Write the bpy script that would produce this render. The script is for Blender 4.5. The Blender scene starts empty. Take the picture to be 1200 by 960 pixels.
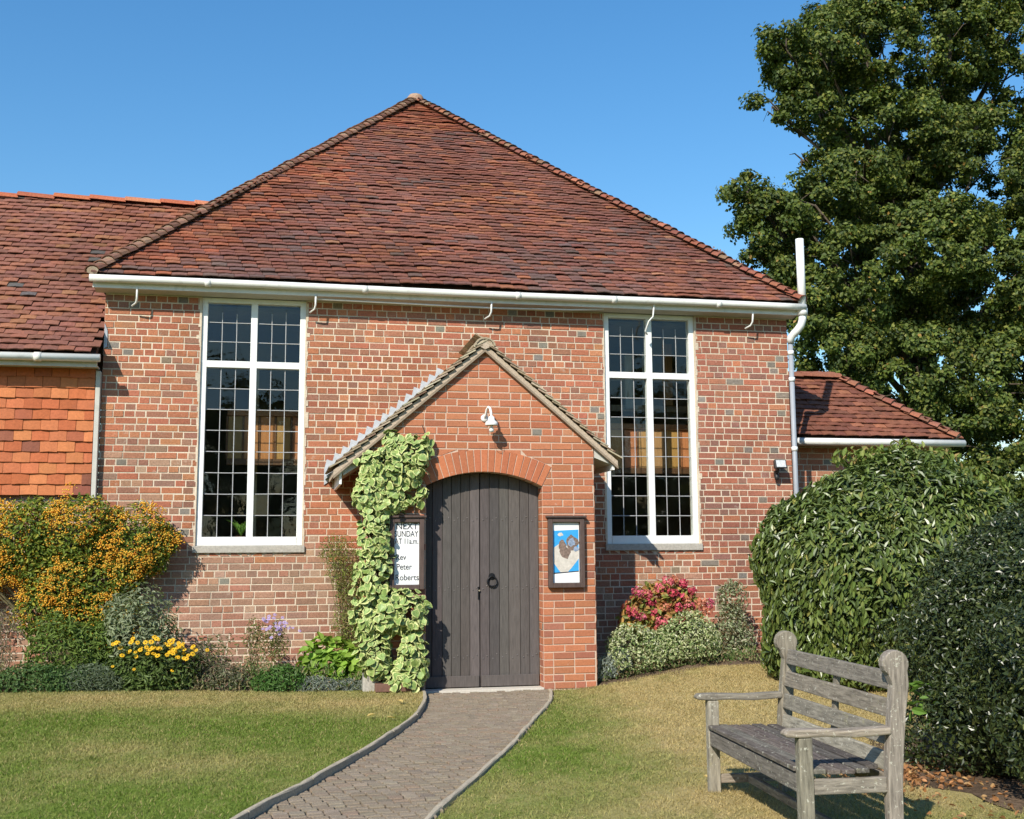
import bpy, math, random
import numpy as np
from mathutils import Matrix, Vector

C = bpy.context.scene
COL = C.collection
R = math.radians
rnd = random.Random(7)
rng = np.random.default_rng(11)

# ------------------------------------------------------------------ camera, sky, sun
CAM = np.array([-2.0609, -12.4797, 1.3933]); YAW, PITCH, ROLL, FPX = .2043, .1289, -.0063, 1300.0
def cam_axes():
    f = np.array([math.sin(YAW)*math.cos(PITCH), math.cos(YAW)*math.cos(PITCH), math.sin(PITCH)])
    r = np.array([math.cos(YAW), -math.sin(YAW), 0.]); u = np.cross(r, f)
    return r*math.cos(ROLL)+u*math.sin(ROLL), -r*math.sin(ROLL)+u*math.cos(ROLL), f
CR, CU, CF = cam_axes()
cd = bpy.data.cameras.new('camera'); cam = bpy.data.objects.new('camera', cd); COL.objects.link(cam)
cd.sensor_fit = 'HORIZONTAL'; cd.sensor_width = 36; cd.lens = FPX/1200*36
cd.clip_start = .1; cd.clip_end = 1500
cam.matrix_world = Matrix(((CR[0], CU[0], -CF[0], CAM[0]), (CR[1], CU[1], -CF[1], CAM[1]), (CR[2], CU[2], -CF[2], CAM[2]), (0, 0, 0, 1)))
C.camera = cam

SUN_AZ, SUN_EL = 36.0, 37.0          # the sun stands behind the camera to the left
w = bpy.data.worlds.new('World'); C.world = w; w.use_nodes = True
wn = w.node_tree.nodes; wl = w.node_tree.links; wn.clear()
sky = wn.new('ShaderNodeTexSky'); sky.sky_type = 'NISHITA'; sky.sun_disc = False
sky.sun_elevation = R(SUN_EL); sky.sun_rotation = R(180+SUN_AZ)
sky.altitude = 50; sky.air_density = 1.5; sky.dust_density = .4; sky.ozone_density = 6.0
bg = wn.new('ShaderNodeBackground'); bg.inputs['Strength'].default_value = .125
hs = wn.new('ShaderNodeHueSaturation'); hs.inputs['Saturation'].default_value = 1.22; wl.new(sky.outputs[0], hs.inputs['Color'])
wo = wn.new('ShaderNodeOutputWorld'); wl.new(hs.outputs[0], bg.inputs[0]); wl.new(bg.outputs[0], wo.inputs[0])
sd = bpy.data.lights.new('sun', 'SUN'); sd.energy = 4.5; sd.angle = R(.55); sd.color = (1, .94, .83)
sun = bpy.data.objects.new('sun', sd); COL.objects.link(sun)
sdir = Vector((math.sin(R(SUN_AZ))*math.cos(R(SUN_EL)), math.cos(R(SUN_AZ))*math.cos(R(SUN_EL)), -math.sin(R(SUN_EL))))
sun.rotation_euler = sdir.to_track_quat('-Z', 'Y').to_euler()
C.view_settings.view_transform = 'Standard'; C.view_settings.look = 'None'
C.view_settings.exposure = .42; C.view_settings.gamma = 1
C.cycles.max_bounces = 8; C.cycles.transparent_max_bounces = 12
C.cycles.caustics_reflective = False; C.cycles.caustics_refractive = False

# ------------------------------------------------------------------ materials
def mat_base(name):
    m = bpy.data.materials.new(name); m.use_nodes = True
    n = m.node_tree.nodes; l = m.node_tree.links; n.clear()
    out = n.new('ShaderNodeOutputMaterial'); b = n.new('ShaderNodeBsdfPrincipled'); l.new(b.outputs[0], out.inputs[0])
    return m, n, l, b, out
def noise(n, l, scale, detail=4, rough=.6, stretch=None, src='pos'):
    if src == 'pos':
        g = n.new('ShaderNodeNewGeometry'); o = g.outputs['Position']
    else:
        g = n.new('ShaderNodeTexCoord'); o = g.outputs['Object']
    if stretch:
        mp = n.new('ShaderNodeMapping'); mp.inputs['Scale'].default_value = stretch; l.new(o, mp.inputs[0]); o = mp.outputs[0]
    t = n.new('ShaderNodeTexNoise'); t.inputs['Scale'].default_value = scale; t.inputs['Detail'].default_value = detail
    t.inputs['Roughness'].default_value = rough; l.new(o, t.inputs['Vector'])
    return t.outputs['Fac']
def ramp(n, l, fac, a, b, ca=(0, 0, 0, 1), cb=(1, 1, 1, 1)):
    r = n.new('ShaderNodeValToRGB'); r.color_ramp.elements[0].position = a; r.color_ramp.elements[1].position = b
    r.color_ramp.elements[0].color = ca; r.color_ramp.elements[1].color = cb; l.new(fac, r.inputs[0]); return r.outputs[0]
def mix(n, l, fac, a, b, mode='MIX'):
    x = n.new('ShaderNodeMix'); x.data_type = 'RGBA'; x.blend_type = mode
    for s, v in ((x.inputs[0], fac), (x.inputs[6], a), (x.inputs[7], b)):
        if hasattr(v, 'links') or isinstance(v, bpy.types.NodeSocket): l.new(v, s)
        elif isinstance(v, tuple): s.default_value = (*v[:3], 1)
        else: s.default_value = v
    return x.outputs[2]
def bump(n, l, b, fac, strength=.3, dist=.01):
    u = n.new('ShaderNodeBump'); u.inputs['Strength'].default_value = strength; u.inputs['Distance'].default_value = dist
    l.new(fac, u.inputs['Height']); l.new(u.outputs[0], b.inputs['Normal'])
def surf(name, src='const', color=(.5, .5, .5), rough=.8, vary=.25, scale=30, bumps=.25, bdist=.004, spots=None, spec=.4, stretch=None, metal=0, big=None):
    """colour (constant, object colour or painted piece colour) times grain, plus optional blotches (scale, a, b, colour, amount)"""
    m, n, l, b, out = mat_base(name)
    if src == 'const': base = tuple(color)
    elif src == 'obj':
        o = n.new('ShaderNodeObjectInfo'); base = o.outputs['Color']
    else:
        o = n.new('ShaderNodeAttribute'); o.attribute_name = 'col'; base = o.outputs['Color']
    f = noise(n, l, scale, 5, .65, stretch)
    g = ramp(n, l, f, .25, .75, (1-vary,)*3+(1,), (1+vary,)*3+(1,))
    c = mix(n, l, 1.0, base, g, 'MULTIPLY')
    if big:
        f2 = noise(n, l, big[0], 3, .5); g2 = ramp(n, l, f2, .35, .65, (1-big[1],)*3+(1,), (1+big[1],)*3+(1,))
        c = mix(n, l, 1.0, c, g2, 'MULTIPLY')
    if spots:
        for (sc, a, bb, colr, amt) in spots:
            fs = noise(n, l, sc, 6, .7); k = ramp(n, l, fs, a, bb, (0, 0, 0, 1), (amt,)*3+(1,))
            c = mix(n, l, k, c, colr)
    l.new(c, b.inputs['Base Color']); b.inputs['Roughness'].default_value = rough
    b.inputs['Specular IOR Level'].default_value = spec; b.inputs['Metallic'].default_value = metal
    if bumps: bump(n, l, b, f, bumps, bdist)
    return m
M = {}
bsp = [(9, .60, .72, (.62, .52, .42), .45), (2.2, .55, .75, (.22, .17, .13), .30)]
for s in ('attr', 'obj'):
    M['brick_'+s] = surf('brick_'+s, s, rough=.9, vary=.32, scale=60, bumps=.6, bdist=.004, spots=bsp, spec=.15, big=(.8, .16))
    M['pbrick_'+s] = surf('porch_brick_'+s, s, rough=.88, vary=.16, scale=60, bumps=.4, bdist=.003, spec=.15, spots=[(14, .66, .74, (.7, .6, .5), .35)])
    M['tile_'+s] = surf('roof_tile_'+s, s, rough=.85, vary=.35, scale=45, bumps=.6, bdist=.004, spec=.2,
                        spots=[(3.0, .60, .72, (.11, .075, .06), .35), (26, .66, .74, (.45, .38, .27), .5)], big=(.6, .15))
    M['hung_'+s] = surf('hung_tile_'+s, s, rough=.8, vary=.2, scale=40, bumps=.4, bdist=.003, spec=.25, spots=[(5, .6, .75, (.18, .07, .05), .45)])
    M['verge_'+s] = surf('weathered_tile_'+s, s, rough=.95, vary=.35, scale=55, bumps=.6, bdist=.005, spec=.1, spots=[(14, .5, .65, (.52, .43, .29), .7)])
    M['sett_'+s] = surf('sett_'+s, s, rough=.95, vary=.45, scale=140, bumps=1, bdist=.006, spec=.1, spots=[(5, .6, .75, (.18, .14, .11), .4), (110, .62, .68, (.52, .45, .38), .7), (75, .60, .68, (.09, .07, .055), .6)])
    M['plank_'+s] = surf('plank_'+s, s, rough=.72, vary=.30, scale=22, bumps=.45, bdist=.003, spec=.25, stretch=(4, 4, .35))
    M['wood_'+s] = surf('bench_wood_'+s, s, rough=.93, vary=.40, scale=26, bumps=.7, bdist=.004, spec=.1,
                        spots=[(42, .62, .67, (.58, .56, .46), .7), (16, .60, .70, (.34, .31, .17), .5), (11, .58, .72, (.10, .085, .07), .5)])
    M['leadlite_'+s] = surf('indoor_wood_'+s, s, rough=.5, vary=.2, scale=20, bumps=.1, stretch=(4, 4, .4))
for nm_, st_ in (('wood_x', (.3, 3, 3)), ('wood_y', (3, .3, 3)), ('wood_z', (3, 3, .3))):
    M[nm_] = surf('bench_'+nm_, 'obj', rough=.93, vary=.62, scale=24, bumps=.9, bdist=.004, spec=.1, stretch=st_,
                  spots=[(42, .60, .65, (.56, .54, .44), .75), (16, .60, .70, (.33, .30, .16), .45), (9, .58, .72, (.09, .078, .062), .6)])
def leaf_mat(name, src, rough=.5, trans=.3, spec=.4, tint=(1.15, 1.25, .55)):
    m, n, l, b, out = mat_base(name)
    if src == 'obj': o = n.new('ShaderNodeObjectInfo')
    else:
        o = n.new('ShaderNodeAttribute'); o.attribute_name = 'col'
    f = noise(n, l, 45, 3, .6); g = ramp(n, l, f, .3, .7, (.8, .8, .8, 1), (1.2, 1.2, 1.2, 1))
    c = mix(n, l, 1.0, o.outputs['Color'], g, 'MULTIPLY')
    l.new(c, b.inputs['Base Color']); b.inputs['Roughness'].default_value = rough; b.inputs['Specular IOR Level'].default_value = spec
    t = n.new('ShaderNodeBsdfTranslucent'); c2 = mix(n, l, 1.0, c, tint, 'MULTIPLY'); l.new(c2, t.inputs[0])
    s = n.new('ShaderNodeMixShader'); s.inputs[0].default_value = trans
    l.new(b.outputs[0], s.inputs[1]); l.new(t.outputs[0], s.inputs[2]); l.new(s.outputs[0], out.inputs[0])
    return m
for s in ('attr', 'obj'):
    M['leaf_'+s] = leaf_mat('leaf_'+s, s, .55, .28, .3)
    M['gloss_'+s] = leaf_mat('glossy_leaf_'+s, s, .36, .16, .55)
    M['petal_'+s] = leaf_mat('petal_'+s, s, .6, .25, .2, (1.1, 1.0, .9))
M['grass'] = leaf_mat('grass_blade', 'attr', .6, .3, .15)
M['mortar'] = surf('mortar', color=(.60, .50, .38), rough=.95, vary=.22, scale=60, bumps=.7, bdist=.005, spec=.1, big=(1.2, .12), spots=[(2.0, .56, .72, (.34, .28, .22), .5)])
M['pmortar'] = surf('porch_mortar', color=(.55, .40, .30), rough=.95, vary=.18, scale=60, bumps=.5, spec=.1)
M['batten'] = surf('roof_underlay', color=(.07, .04, .03), rough=.95, vary=.2, scale=20)
M['bedding'] = surf('tile_bedding_mortar', color=(.45, .36, .27), rough=.95, vary=.35, scale=60, bumps=.6, spec=.1)
M['white'] = surf('white_paint', color=(.80, .80, .77), rough=.45, vary=.05, scale=14, bumps=.08, spec=.4, spots=[(12, .66, .8, (.45, .44, .40), .35)])
M['gutter'] = surf('old_white_plastic', color=(.72, .71, .66), rough=.42, vary=.07, scale=9, bumps=.03, spec=.45, spots=[(7, .56, .74, (.38, .37, .30), .6), (30, .6, .7, (.35, .34, .28), .4)])
M['soffit'] = surf('painted_soffit', color=(.50, .48, .43), rough=.7, vary=.12, scale=8, bumps=.1, spots=[(5, .55, .75, (.36, .33, .28), .5)])
M['stone'] = surf('sill_stone', color=(.40, .37, .32), rough=.95, vary=.25, scale=50, bumps=.6, spec=.15, spots=[(9, .58, .7, (.2, .2, .16), .5)])
M['kerb'] = surf('concrete_edging', color=(.42, .355, .26), rough=.95, vary=.3, scale=70, bumps=.7, spec=.1, spots=[(6, .55, .7, (.22, .2, .15), .5)])
M['lead'] = surf('sheet_lead', color=(.46, .48, .50), rough=.55, vary=.18, scale=30, bumps=.3, metal=.1)
M['came'] = surf('window_lead', color=(.40, .40, .40), rough=.6, vary=.2, scale=60, bumps=.1)
M['iron'] = surf('black_iron', color=(.02, .02, .022), rough=.45, vary=.3, scale=80, bumps=.3, metal=.6)
M['darkwood'] = surf('dark_board_frame', color=(.085, .055, .045), rough=.6, vary=.3, scale=30, bumps=.3, stretch=(1, 1, .3))
M['paper'] = surf('white_paper', color=(.82, .82, .80), rough=.6, vary=.03, scale=8, bumps=0)
M['ink'] = surf('dark_ink', color=(.035, .035, .05), rough=.6, vary=.1, scale=20, bumps=0)
M['blue'] = surf('poster_blue', color=(.04, .33, .68), rough=.5, vary=.12, scale=25, bumps=0)
M['cream'] = surf('poster_cream', color=(.58, .53, .46), rough=.5, vary=.2, scale=30, bumps=0)
M['umber'] = surf('poster_brown', color=(.20, .14, .11), rough=.5, vary=.6, scale=45, bumps=0)
M['slate'] = surf('poster_grey', color=(.24, .30, .40), rough=.5, vary=.6, scale=50, bumps=0)
M['plaster'] = surf('indoor_plaster', color=(.16, .15, .13), rough=.9, vary=.1, scale=6, bumps=0)  # off-white plaster darkened in colour so the room behind the panes stays dim
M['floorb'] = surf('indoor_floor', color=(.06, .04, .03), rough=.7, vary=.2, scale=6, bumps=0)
M['soil'] = surf('soil', color=(.13, .09, .06), rough=1, vary=.5, scale=35, bumps=1, bdist=.02, spec=.05, big=(2.5, .25))
M['farground'] = surf('far_grass', color=(.10, .13, .035), rough=1, vary=.3, scale=3, bumps=.2, big=(.3, .2))
M['turf'] = surf('turf', 'attr', rough=1, vary=.35, scale=55, bumps=1, bdist=.015, spec=.05)
M['joint'] = surf('path_joint', color=(.25, .20, .145), rough=1, vary=.4, scale=60, bumps=.8, spec=.05)
M['bark'] = surf('bark', color=(.10, .08, .06), rough=.95, vary=.4, scale=14, bumps=1, bdist=.03, stretch=(1, 1, .3), spec=.1)
M['stem'] = surf('plant_stem', color=(.13, .11, .05), rough=.8, vary=.3, scale=30, bumps=.2)
M['trough'] = surf('brown_trough', color=(.16, .08, .055), rough=.7, vary=.25, scale=25)
M['black'] = surf('black_housing', color=(.02, .02, .02), rough=.5, vary=.2, scale=30, bumps=.1)
M['lens'] = surf('lamp_front_glass', color=(.55, .56, .55), rough=.15, vary=.3, scale=40, bumps=.1)
def glass_mat(name, tint, gloss_rough=.02, ior=1.5, boost=1.0):
    m, n, l, b, out = mat_base(name); n.remove(b)
    t = n.new('ShaderNodeBsdfTransparent'); t.inputs[0].default_value = (*tint, 1)
    g = n.new('ShaderNodeBsdfGlossy'); g.inputs['Roughness'].default_value = gloss_rough
    fr = n.new('ShaderNodeFresnel'); fr.inputs[0].default_value = ior
    mu = n.new('ShaderNodeMath'); mu.operation = 'MULTIPLY'; mu.inputs[1].default_value = boost; mu.use_clamp = True
    ge = n.new('ShaderNodeNewGeometry'); iv = n.new('ShaderNodeMath'); iv.operation = 'SUBTRACT'; iv.inputs[0].default_value = 1; l.new(ge.outputs['Backfacing'], iv.inputs[1])
    m2 = n.new('ShaderNodeMath'); m2.operation = 'MULTIPLY'; l.new(fr.outputs[0], m2.inputs[0]); l.new(iv.outputs[0], m2.inputs[1]); l.new(m2.outputs[0], mu.inputs[0])
    f = noise(n, l, 9, 2, .5); bu = n.new('ShaderNodeBump'); bu.inputs['Strength'].default_value = .12; bu.inputs['Distance'].default_value = .01
    l.new(f, bu.inputs['Height']); l.new(bu.outputs[0], g.inputs['Normal'])
    s = n.new('ShaderNodeMixShader'); l.new(mu.outputs[0], s.inputs[0]); l.new(t.outputs[0], s.inputs[1]); l.new(g.outputs[0], s.inputs[2])
    l.new(s.outputs[0], out.inputs[0]); return m
M['glass'] = glass_mat('old_window_glass', (.92, .94, .92), .02, 1.5, 1.5)
M['jar'] = glass_mat('lamp_jar_glass', (.96, .97, .97), .02, 1.4, 1.5)

NW = [(rng.normal(size=2)*s, rng.uniform(0, 6.3), a) for s, a in ((.8, 1), (1.4, .8), (2.5, .6), (4.5, .5), (8, .4), (15, .35)) for _ in range(5)]
def fbm(x, y): return sum(a*np.sin(k[0]*x+k[1]*y+p) for k, p, a in NW)/4.2
# ------------------------------------------------------------------ object helpers
WM = {}
def link(o, parent=None, world=None):
    COL.objects.link(o)
    if world is not None: o.matrix_basis = world
    WM[o.name] = (world if world is not None else Matrix.Identity(4)).copy()
    if parent is not None:
        o.parent = parent; o.matrix_parent_inverse = WM[parent.name].inverted()
    return o
def tag(o, label=None, cat=None, group=None, kind=None):
    for k, v in (('label', label), ('category', cat), ('group', group), ('kind', kind)):
        if v: o[k] = v
    return o
def thing(name, loc, label, cat, group=None):
    o = bpy.data.objects.new(name, None); o.empty_display_size = .2
    link(o, None, Matrix.Translation(Vector(loc))); return tag(o, label, cat, group)
def mesh_np(name, V, F, mats, cols=None, midx=None, smooth=False):
    """V (n,3); F (m,k) array of one face size; cols per face"""
    V = np.asarray(V, dtype=np.float32); F = np.asarray(F, dtype=np.int32); k = F.shape[1]
    me = bpy.data.meshes.new(name)
    me.vertices.add(len(V)); me.vertices.foreach_set('co', V.ravel())
    me.loops.add(F.size); me.loops.foreach_set('vertex_index', F.ravel())
    me.polygons.add(len(F)); me.polygons.foreach_set('loop_start', np.arange(0, F.size, k, dtype=np.int32))
    if cols is not None:
        a = me.color_attributes.new('col', 'FLOAT_COLOR', 'CORNER')
        c = np.ones((len(F), 4), np.float32); c[:, :3] = cols
        a.data.foreach_set('color', np.repeat(c, k, 0).ravel())
    for m in (mats if isinstance(mats, (list, tuple)) else [mats]): me.materials.append(m)
    if midx is not None: me.polygons.foreach_set('material_index', np.asarray(midx, np.int32))
    me.polygons.foreach_set('use_smooth', np.full(len(F), smooth))
    me.update(calc_edges=True); me.validate()
    return me
def mobj(name, me, parent=None, world=None, kind=None):
    o = bpy.data.objects.new(name, me); link(o, parent, world)
    if kind: o['kind'] = kind
    return o
class MB:
    """collects faces of any size, linked as one mesh object"""
    def __init__(s): s.v = []; s.f = []; s.mi = []
    def add(s, V, F, mi=0):
        b = len(s.v); s.v += [tuple(map(float, p)) for p in V]
        for f in F: s.f.append([b+i for i in f]); s.mi.append(mi)
        return s
    def box(s, a, b, mi=0):
        (x0, y0, z0), (x1, y1, z1) = a, b
        V = [(x0, y0, z0), (x1, y0, z0), (x1, y1, z0), (x0, y1, z0), (x0, y0, z1), (x1, y0, z1), (x1, y1, z1), (x0, y1, z1)]
        return s.add(V, [(0, 3, 2, 1), (4, 5, 6, 7), (0, 1, 5, 4), (1, 2, 6, 5), (2, 3, 7, 6), (3, 0, 4, 7)], mi)
    def prism(s, poly, axis, a, b, mi=0):
        """poly of 2-D points extruded along axis from a to b"""
        n = len(poly)
        def P(p, t):
            q = list(p); q.insert(axis, t); return q
        V = [P(p, a) for p in poly]+[P(p, b) for p in poly]
        return s.add(V, [list(range(n))[::-1], [n+i for i in range(n)]]+[(i, (i+1) % n, n+(i+1) % n, n+i) for i in range(n)], mi)
    def tube(s, pts, rad, n=10, cap=True, mi=0):
        pts = [Vector(p) for p in pts]; rs = rad if hasattr(rad, '__len__') else [rad]*len(pts)
        V = []; F = []; up = None
        for i, p in enumerate(pts):
            t = (pts[min(i+1, len(pts)-1)]-pts[max(i-1, 0)]).normalized()
            if up is None:
                up = Vector((0, 0, 1)) if abs(t.z) < .9 else Vector((1, 0, 0))
            u = (up-t*up.dot(t)).normalized(); v = t.cross(u); up = u
            for k in range(n):
                a = 2*math.pi*k/n; V.append(p+(u*math.cos(a)+v*math.sin(a))*rs[i])
        for i in range(len(pts)-1):
            for k in range(n): F.append((i*n+k, i*n+(k+1) % n, (i+1)*n+(k+1) % n, (i+1)*n+k))
        if cap: F.append(list(range(n))[::-1]); F.append([(len(pts)-1)*n+k for k in range(n)])
        return s.add(V, F, mi)
    def lathe(s, prof, c, axis=2, n=16, mi=0):
        V = []; F = []
        for (r, h) in prof:
            for k in range(n):
                a = 2*math.pi*k/n; q = [r*math.cos(a), r*math.sin(a)]; q.insert(axis, h)
                V.append((q[0]+c[0], q[1]+c[1], q[2]+c[2]))
        for i in range(len(prof)-1):
            for k in range(n): F.append((i*n+k, i*n+(k+1) % n, (i+1)*n+(k+1) % n, (i+1)*n+k))
        return s.add(V, F, mi)
    def obj(s, name, mats, parent=None, smooth=False, bevel=0, world=None, kind=None, label=None):
        me = bpy.data.meshes.new(name); me.from_pydata(s.v, [], s.f)
        for m in (mats if isinstance(mats, (list, tuple)) else [mats]): me.materials.append(m)
        me.polygons.foreach_set('material_index', s.mi); me.polygons.foreach_set('use_smooth', [smooth]*len(s.f)); me.update()
        o = mobj(name, me, parent, world, kind)
        if bevel:
            b = o.modifiers.new('bevel', 'BEVEL'); b.width = bevel; b.segments = 2; b.limit_method = 'ANGLE'
        if label: o['label'] = label
        return o
def shade_smooth_angle(o): 
    pass
def pix(P):
    d = np.asarray(P, float)-CAM; z = d@CF
    return 600+FPX*(d@CR)/z, 480-FPX*(d@CU)/z, z

class Pieces:
    """many alike pieces: the ones showing largest become objects of their own, the rest one 'stuff' mesh"""
    def __init__(s): s.items = []; s.var = {}
    def variant(s, key, V, F): s.var[key] = (np.asarray(V, float), F)
    def put(s, key, mat, color, size=1.): s.items.append((key, np.asarray(mat, float), color, size, None))
    def custom(s, V, F, color, size=1.): s.items.append((None, np.eye(4), color, size, (np.asarray(V, float), F)))
    def done(s, name, stuff, parent, mo, ma, limit=300, hide=None, smooth=False, minpx=7):
        sc = []
        for i, (k, mt, c, size, cu) in enumerate(s.items):
            P = mt[:3, 3] if cu is None else cu[0].mean(0)
            x, y, z = pix(P); q = size*FPX/z
            if z < .5 or x < -5 or x > 1205 or y < -5 or y > 965: q = -1
            elif hide and hide(x, y): q = -.5
            sc.append(q)
        order = np.argsort(-np.array(sc), kind='stable'); top = set(int(i) for i in order[:limit] if sc[i] >= minpx)
        meshes = {}; V = []; F = []; K = []; nb = 0
        for i, (k, mt, c, size, cu) in enumerate(s.items):
            if i in top:
                if cu is None:
                    if k not in meshes:
                        me = bpy.data.meshes.new(name); v, f = s.var[k]; me.from_pydata(v.tolist(), [], f); me.materials.append(mo)
                        me.polygons.foreach_set('use_smooth', [smooth]*len(f)); meshes[k] = me
                    o = mobj(name, meshes[k], parent, Matrix(mt.tolist()))
                else:
                    ct = cu[0].mean(0); me = bpy.data.meshes.new(name); me.from_pydata((cu[0]-ct).tolist(), [], cu[1]); me.materials.append(mo)
                    o = mobj(name, me, parent, Matrix.Translation(Vector(ct)))
                o.color = (*c, 1)
            else:
                v, f = s.var[k] if cu is None else cu
                v = v@mt[:3, :3].T+mt[:3, 3]; V.append(v)
                for q in f: F.append([nb+j for j in q]); K.append(c)
                nb += len(v)
        if V:
            me = bpy.data.meshes.new(stuff); me.from_pydata(np.concatenate(V).tolist(), [], F); me.materials.append(ma)
            a = me.color_attributes.new('col', 'FLOAT_COLOR', 'CORNER'); cc = []
            for f, c in zip(F, K): cc += [c[0], c[1], c[2], 1.0]*len(f)
            a.data.foreach_set('color', cc); me.polygons.foreach_set('use_smooth', [smooth]*len(F))
            mobj(stuff, me, parent, None, 'stuff')
def frame(o, x, y, z):
    m = np.eye(4); m[:3, 0] = x; m[:3, 1] = y; m[:3, 2] = z; m[:3, 3] = o; return m
def pick(pal, r=rnd, j=.12):
    t = r.random()*sum(p[0] for p in pal)
    for p in pal:
        t -= p[0]
        if t <= 0: break
    k = 1+r.uniform(-j, j); return tuple(max(0., min(1., c*k*(1+r.uniform(-j, j)*.3))) for c in p[1])

# ------------------------------------------------------------------ brickwork
BW, BH = .225, .075          # brick plus joint
def brick_mesh(L, H, proud, r, g=.0):
    """front face at local y = -proud, centred on x, bottom at z 0"""
    j = lambda a: r.uniform(-a, a)
    e = .003
    x0, x1, z0, z1 = -L/2+j(.0015), L/2+j(.0015), j(.0012), H+j(.0015)
    B = [(x0, .03, z0), (x1, .03, z0), (x1, .03, z1), (x0, .03, z1)]
    Mi = [(x0+j(.001), -proud+e, z0), (x1+j(.001), -proud+e, z0), (x1+j(.001), -proud+e, z1), (x0+j(.001), -proud+e, z1)]
    Fr = [(x0+e+j(.002), -proud+j(.001), z0+e), (x1-e+j(.002), -proud+j(.001), z0+e), (x1-e+j(.002), -proud+j(.001), z1-e), (x0+e+j(.002), -proud+j(.001), z1-e)]
    F = [(8, 9, 10, 11)]
    for k in range(4):
        n = (k+1) % 4; F.append((4+k, 4+n, 8+n, 8+k)); F.append((k, n, 4+n, 4+k))
    return B+Mi+Fr, F
MAIN_PAL = [(4, (.385, .150, .080)), (3, (.35, .125, .074)), (2.2, (.315, .140, .088)), (.12, (.22, .165, .11)), (.9, (.27, .130, .088)), (.7, (.41, .175, .09))]
LOW_PAL = [(3, (.35, .19, .125)), (2, (.33, .155, .10)), (2, (.28, .165, .115)), (1, (.38, .235, .16))]
RIGHT_PAL = [(3, (.30, .115, .075)), (3, (.33, .135, .085)), (1.5, (.25, .12, .09)), (.4, (.2, .16, .13))]
PORCH_PAL = [(6, (.42, .160, .082)), (3, (.40, .140, .074)), (1.2, (.36, .13, .072)), (.5, (.46, .20, .11))]
def brick_wall(P, o, ax, nrm, zr, xr, holes, pal, bond='flemish', slant=None, proud=.0045, off=0.):
    """fill a wall with bricks. o origin, ax along wall, nrm outward normal; holes: list of f(z)->(x0,x1) or None; slant f(z)->(x0,x1)"""
    o = np.array(o, float); ax = np.array(ax, float); nrm = np.array(nrm, float); yl = -nrm; zl = np.array([0, 0, 1.])
    nv = 12
    for L, nm in ((BW, 's'), (BW/2, 'h')):
        for k in range(nv):
            key = (nm, k)
            if key not in P.var:
                P.variant(key, *brick_mesh(L-.0118, BH-.0118, proud+rnd.uniform(-.0025, .003), rnd))
    z = zr[0]; row = 0
    while z < zr[1]-.01:
        h = min(BH, zr[1]-z); z0, z1 = z+.007, z+h-.007
        x = xr[0]-rnd.uniform(0, .02); seq = []
        k = 0 if row % 2 else 1
        if bond == 'flemish':
            ps = (.12, .22, .85, .10, .45, .30, .80, .15)[row % 8]; x -= rnd.uniform(0, .2)
            while x < xr[1]:
                st = rnd.random() < ps
                L = BW if st else BW/2
                seq.append((x, x+L, st)); x += L; k += 1
        else:
            x -= (row*.1125*1.0) % .225 + (.5 if row % 4 == 1 else 0)*0
            while x < xr[1]:
                st = rnd.random() > .16 if row % 5 else rnd.random() > .55
                L = BW if st else BW/2
                seq.append((x, x+L, st)); x += L
        blocks = [(-1e9, xr[0], -1e9, xr[0]), (xr[1], 1e9, xr[1], 1e9)]
        if slant:
            a, b = slant(z0), slant(z1); blocks += [(-1e9, a[0], -1e9, b[0]), (a[1], 1e9, b[1], 1e9)]
        for hf in holes:
            a, b = hf(z0+.002), hf(z1-.002)
            if a is None and b is None: continue
            if a is None: a = ((b[0]+b[1])/2,)*2
            if b is None: b = ((a[0]+a[1])/2,)*2
            blocks.append((a[0], a[1], b[0], b[1]))
        for (a, b, st) in seq:
            # free segments of this brick after removing blocks
            segs = [(a+.0055, b-.0055, a+.0055, b-.0055, True)]
            for (p0, p1, q0, q1) in blocks:
                ns = []
                for (s0, s1, t0, t1, cl) in segs:
                    if s1 <= p0 and t1 <= q0 or s0 >= p1 and t0 >= q1: ns.append((s0, s1, t0, t1, cl)); continue
                    l = (s0, min(s1, p0-.004), t0, min(t1, q0-.004), False); r_ = (max(s0, p1+.004), s1, max(t0, q1+.004), t1, False)
                    for g in (l, r_):
                        w0, w1 = g[1]-g[0], g[3]-g[2]
                        if max(w0, 0)+max(w1, 0) > .02:
                            if w0 < .001: g = ((min(max(g[0], s0), s1),)*2+g[2:]) if g is r_ else ((min(max(g[1], s0), s1),)*2+g[2:])
                            if w1 < .001: g = g[:2]+((min(max(g[2], t0), t1),)*2 if p1 < (s0+s1)/2+9 and g[2] >= t1 else (min(max(g[3], t0), t1),)*2)+(False,)
                            ns.append((g[0], max(g[1], g[0]+.001), g[2], max(g[3], g[2]+.001), False))
                segs = ns
            for (s0, s1, t0, t1, cl) in segs:
                cx = (s0+s1)/2; pp = pal(cx, z) if callable(pal) else pal
                c = pick(pp)
                if not st and rnd.random() < .022: c = pick([(1, (.20, .175, .145))])
                if cl and h > BH-.001:
                    W_ = frame(o+ax*(cx+rnd.uniform(-.001, .001))+zl*(z0+rnd.uniform(-.0015, .0015)), ax, yl, zl)
                    P.put(('s' if st else 'h', rnd.randrange(nv)), W_, c, .2*(1 if st else .5))
                else:
                    pr = proud+rnd.uniform(-.002, .003)
                    q = [(s0, z0), (s1, z0), (t1, z1), (t0, z1)]
                    V = [o+ax*a_+yl*.03+zl*b_ for a_, b_ in q]+[o+ax*a_-yl*pr+zl*b_ for a_, b_ in q]
                    P.custom(V, [(4, 5, 6, 7), (0, 1, 5, 4), (1, 2, 6, 5), (2, 3, 7, 6), (3, 0, 4, 7)], c, min(s1-s0, t1-t0)*.9)
        z += h; row += 1

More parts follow.
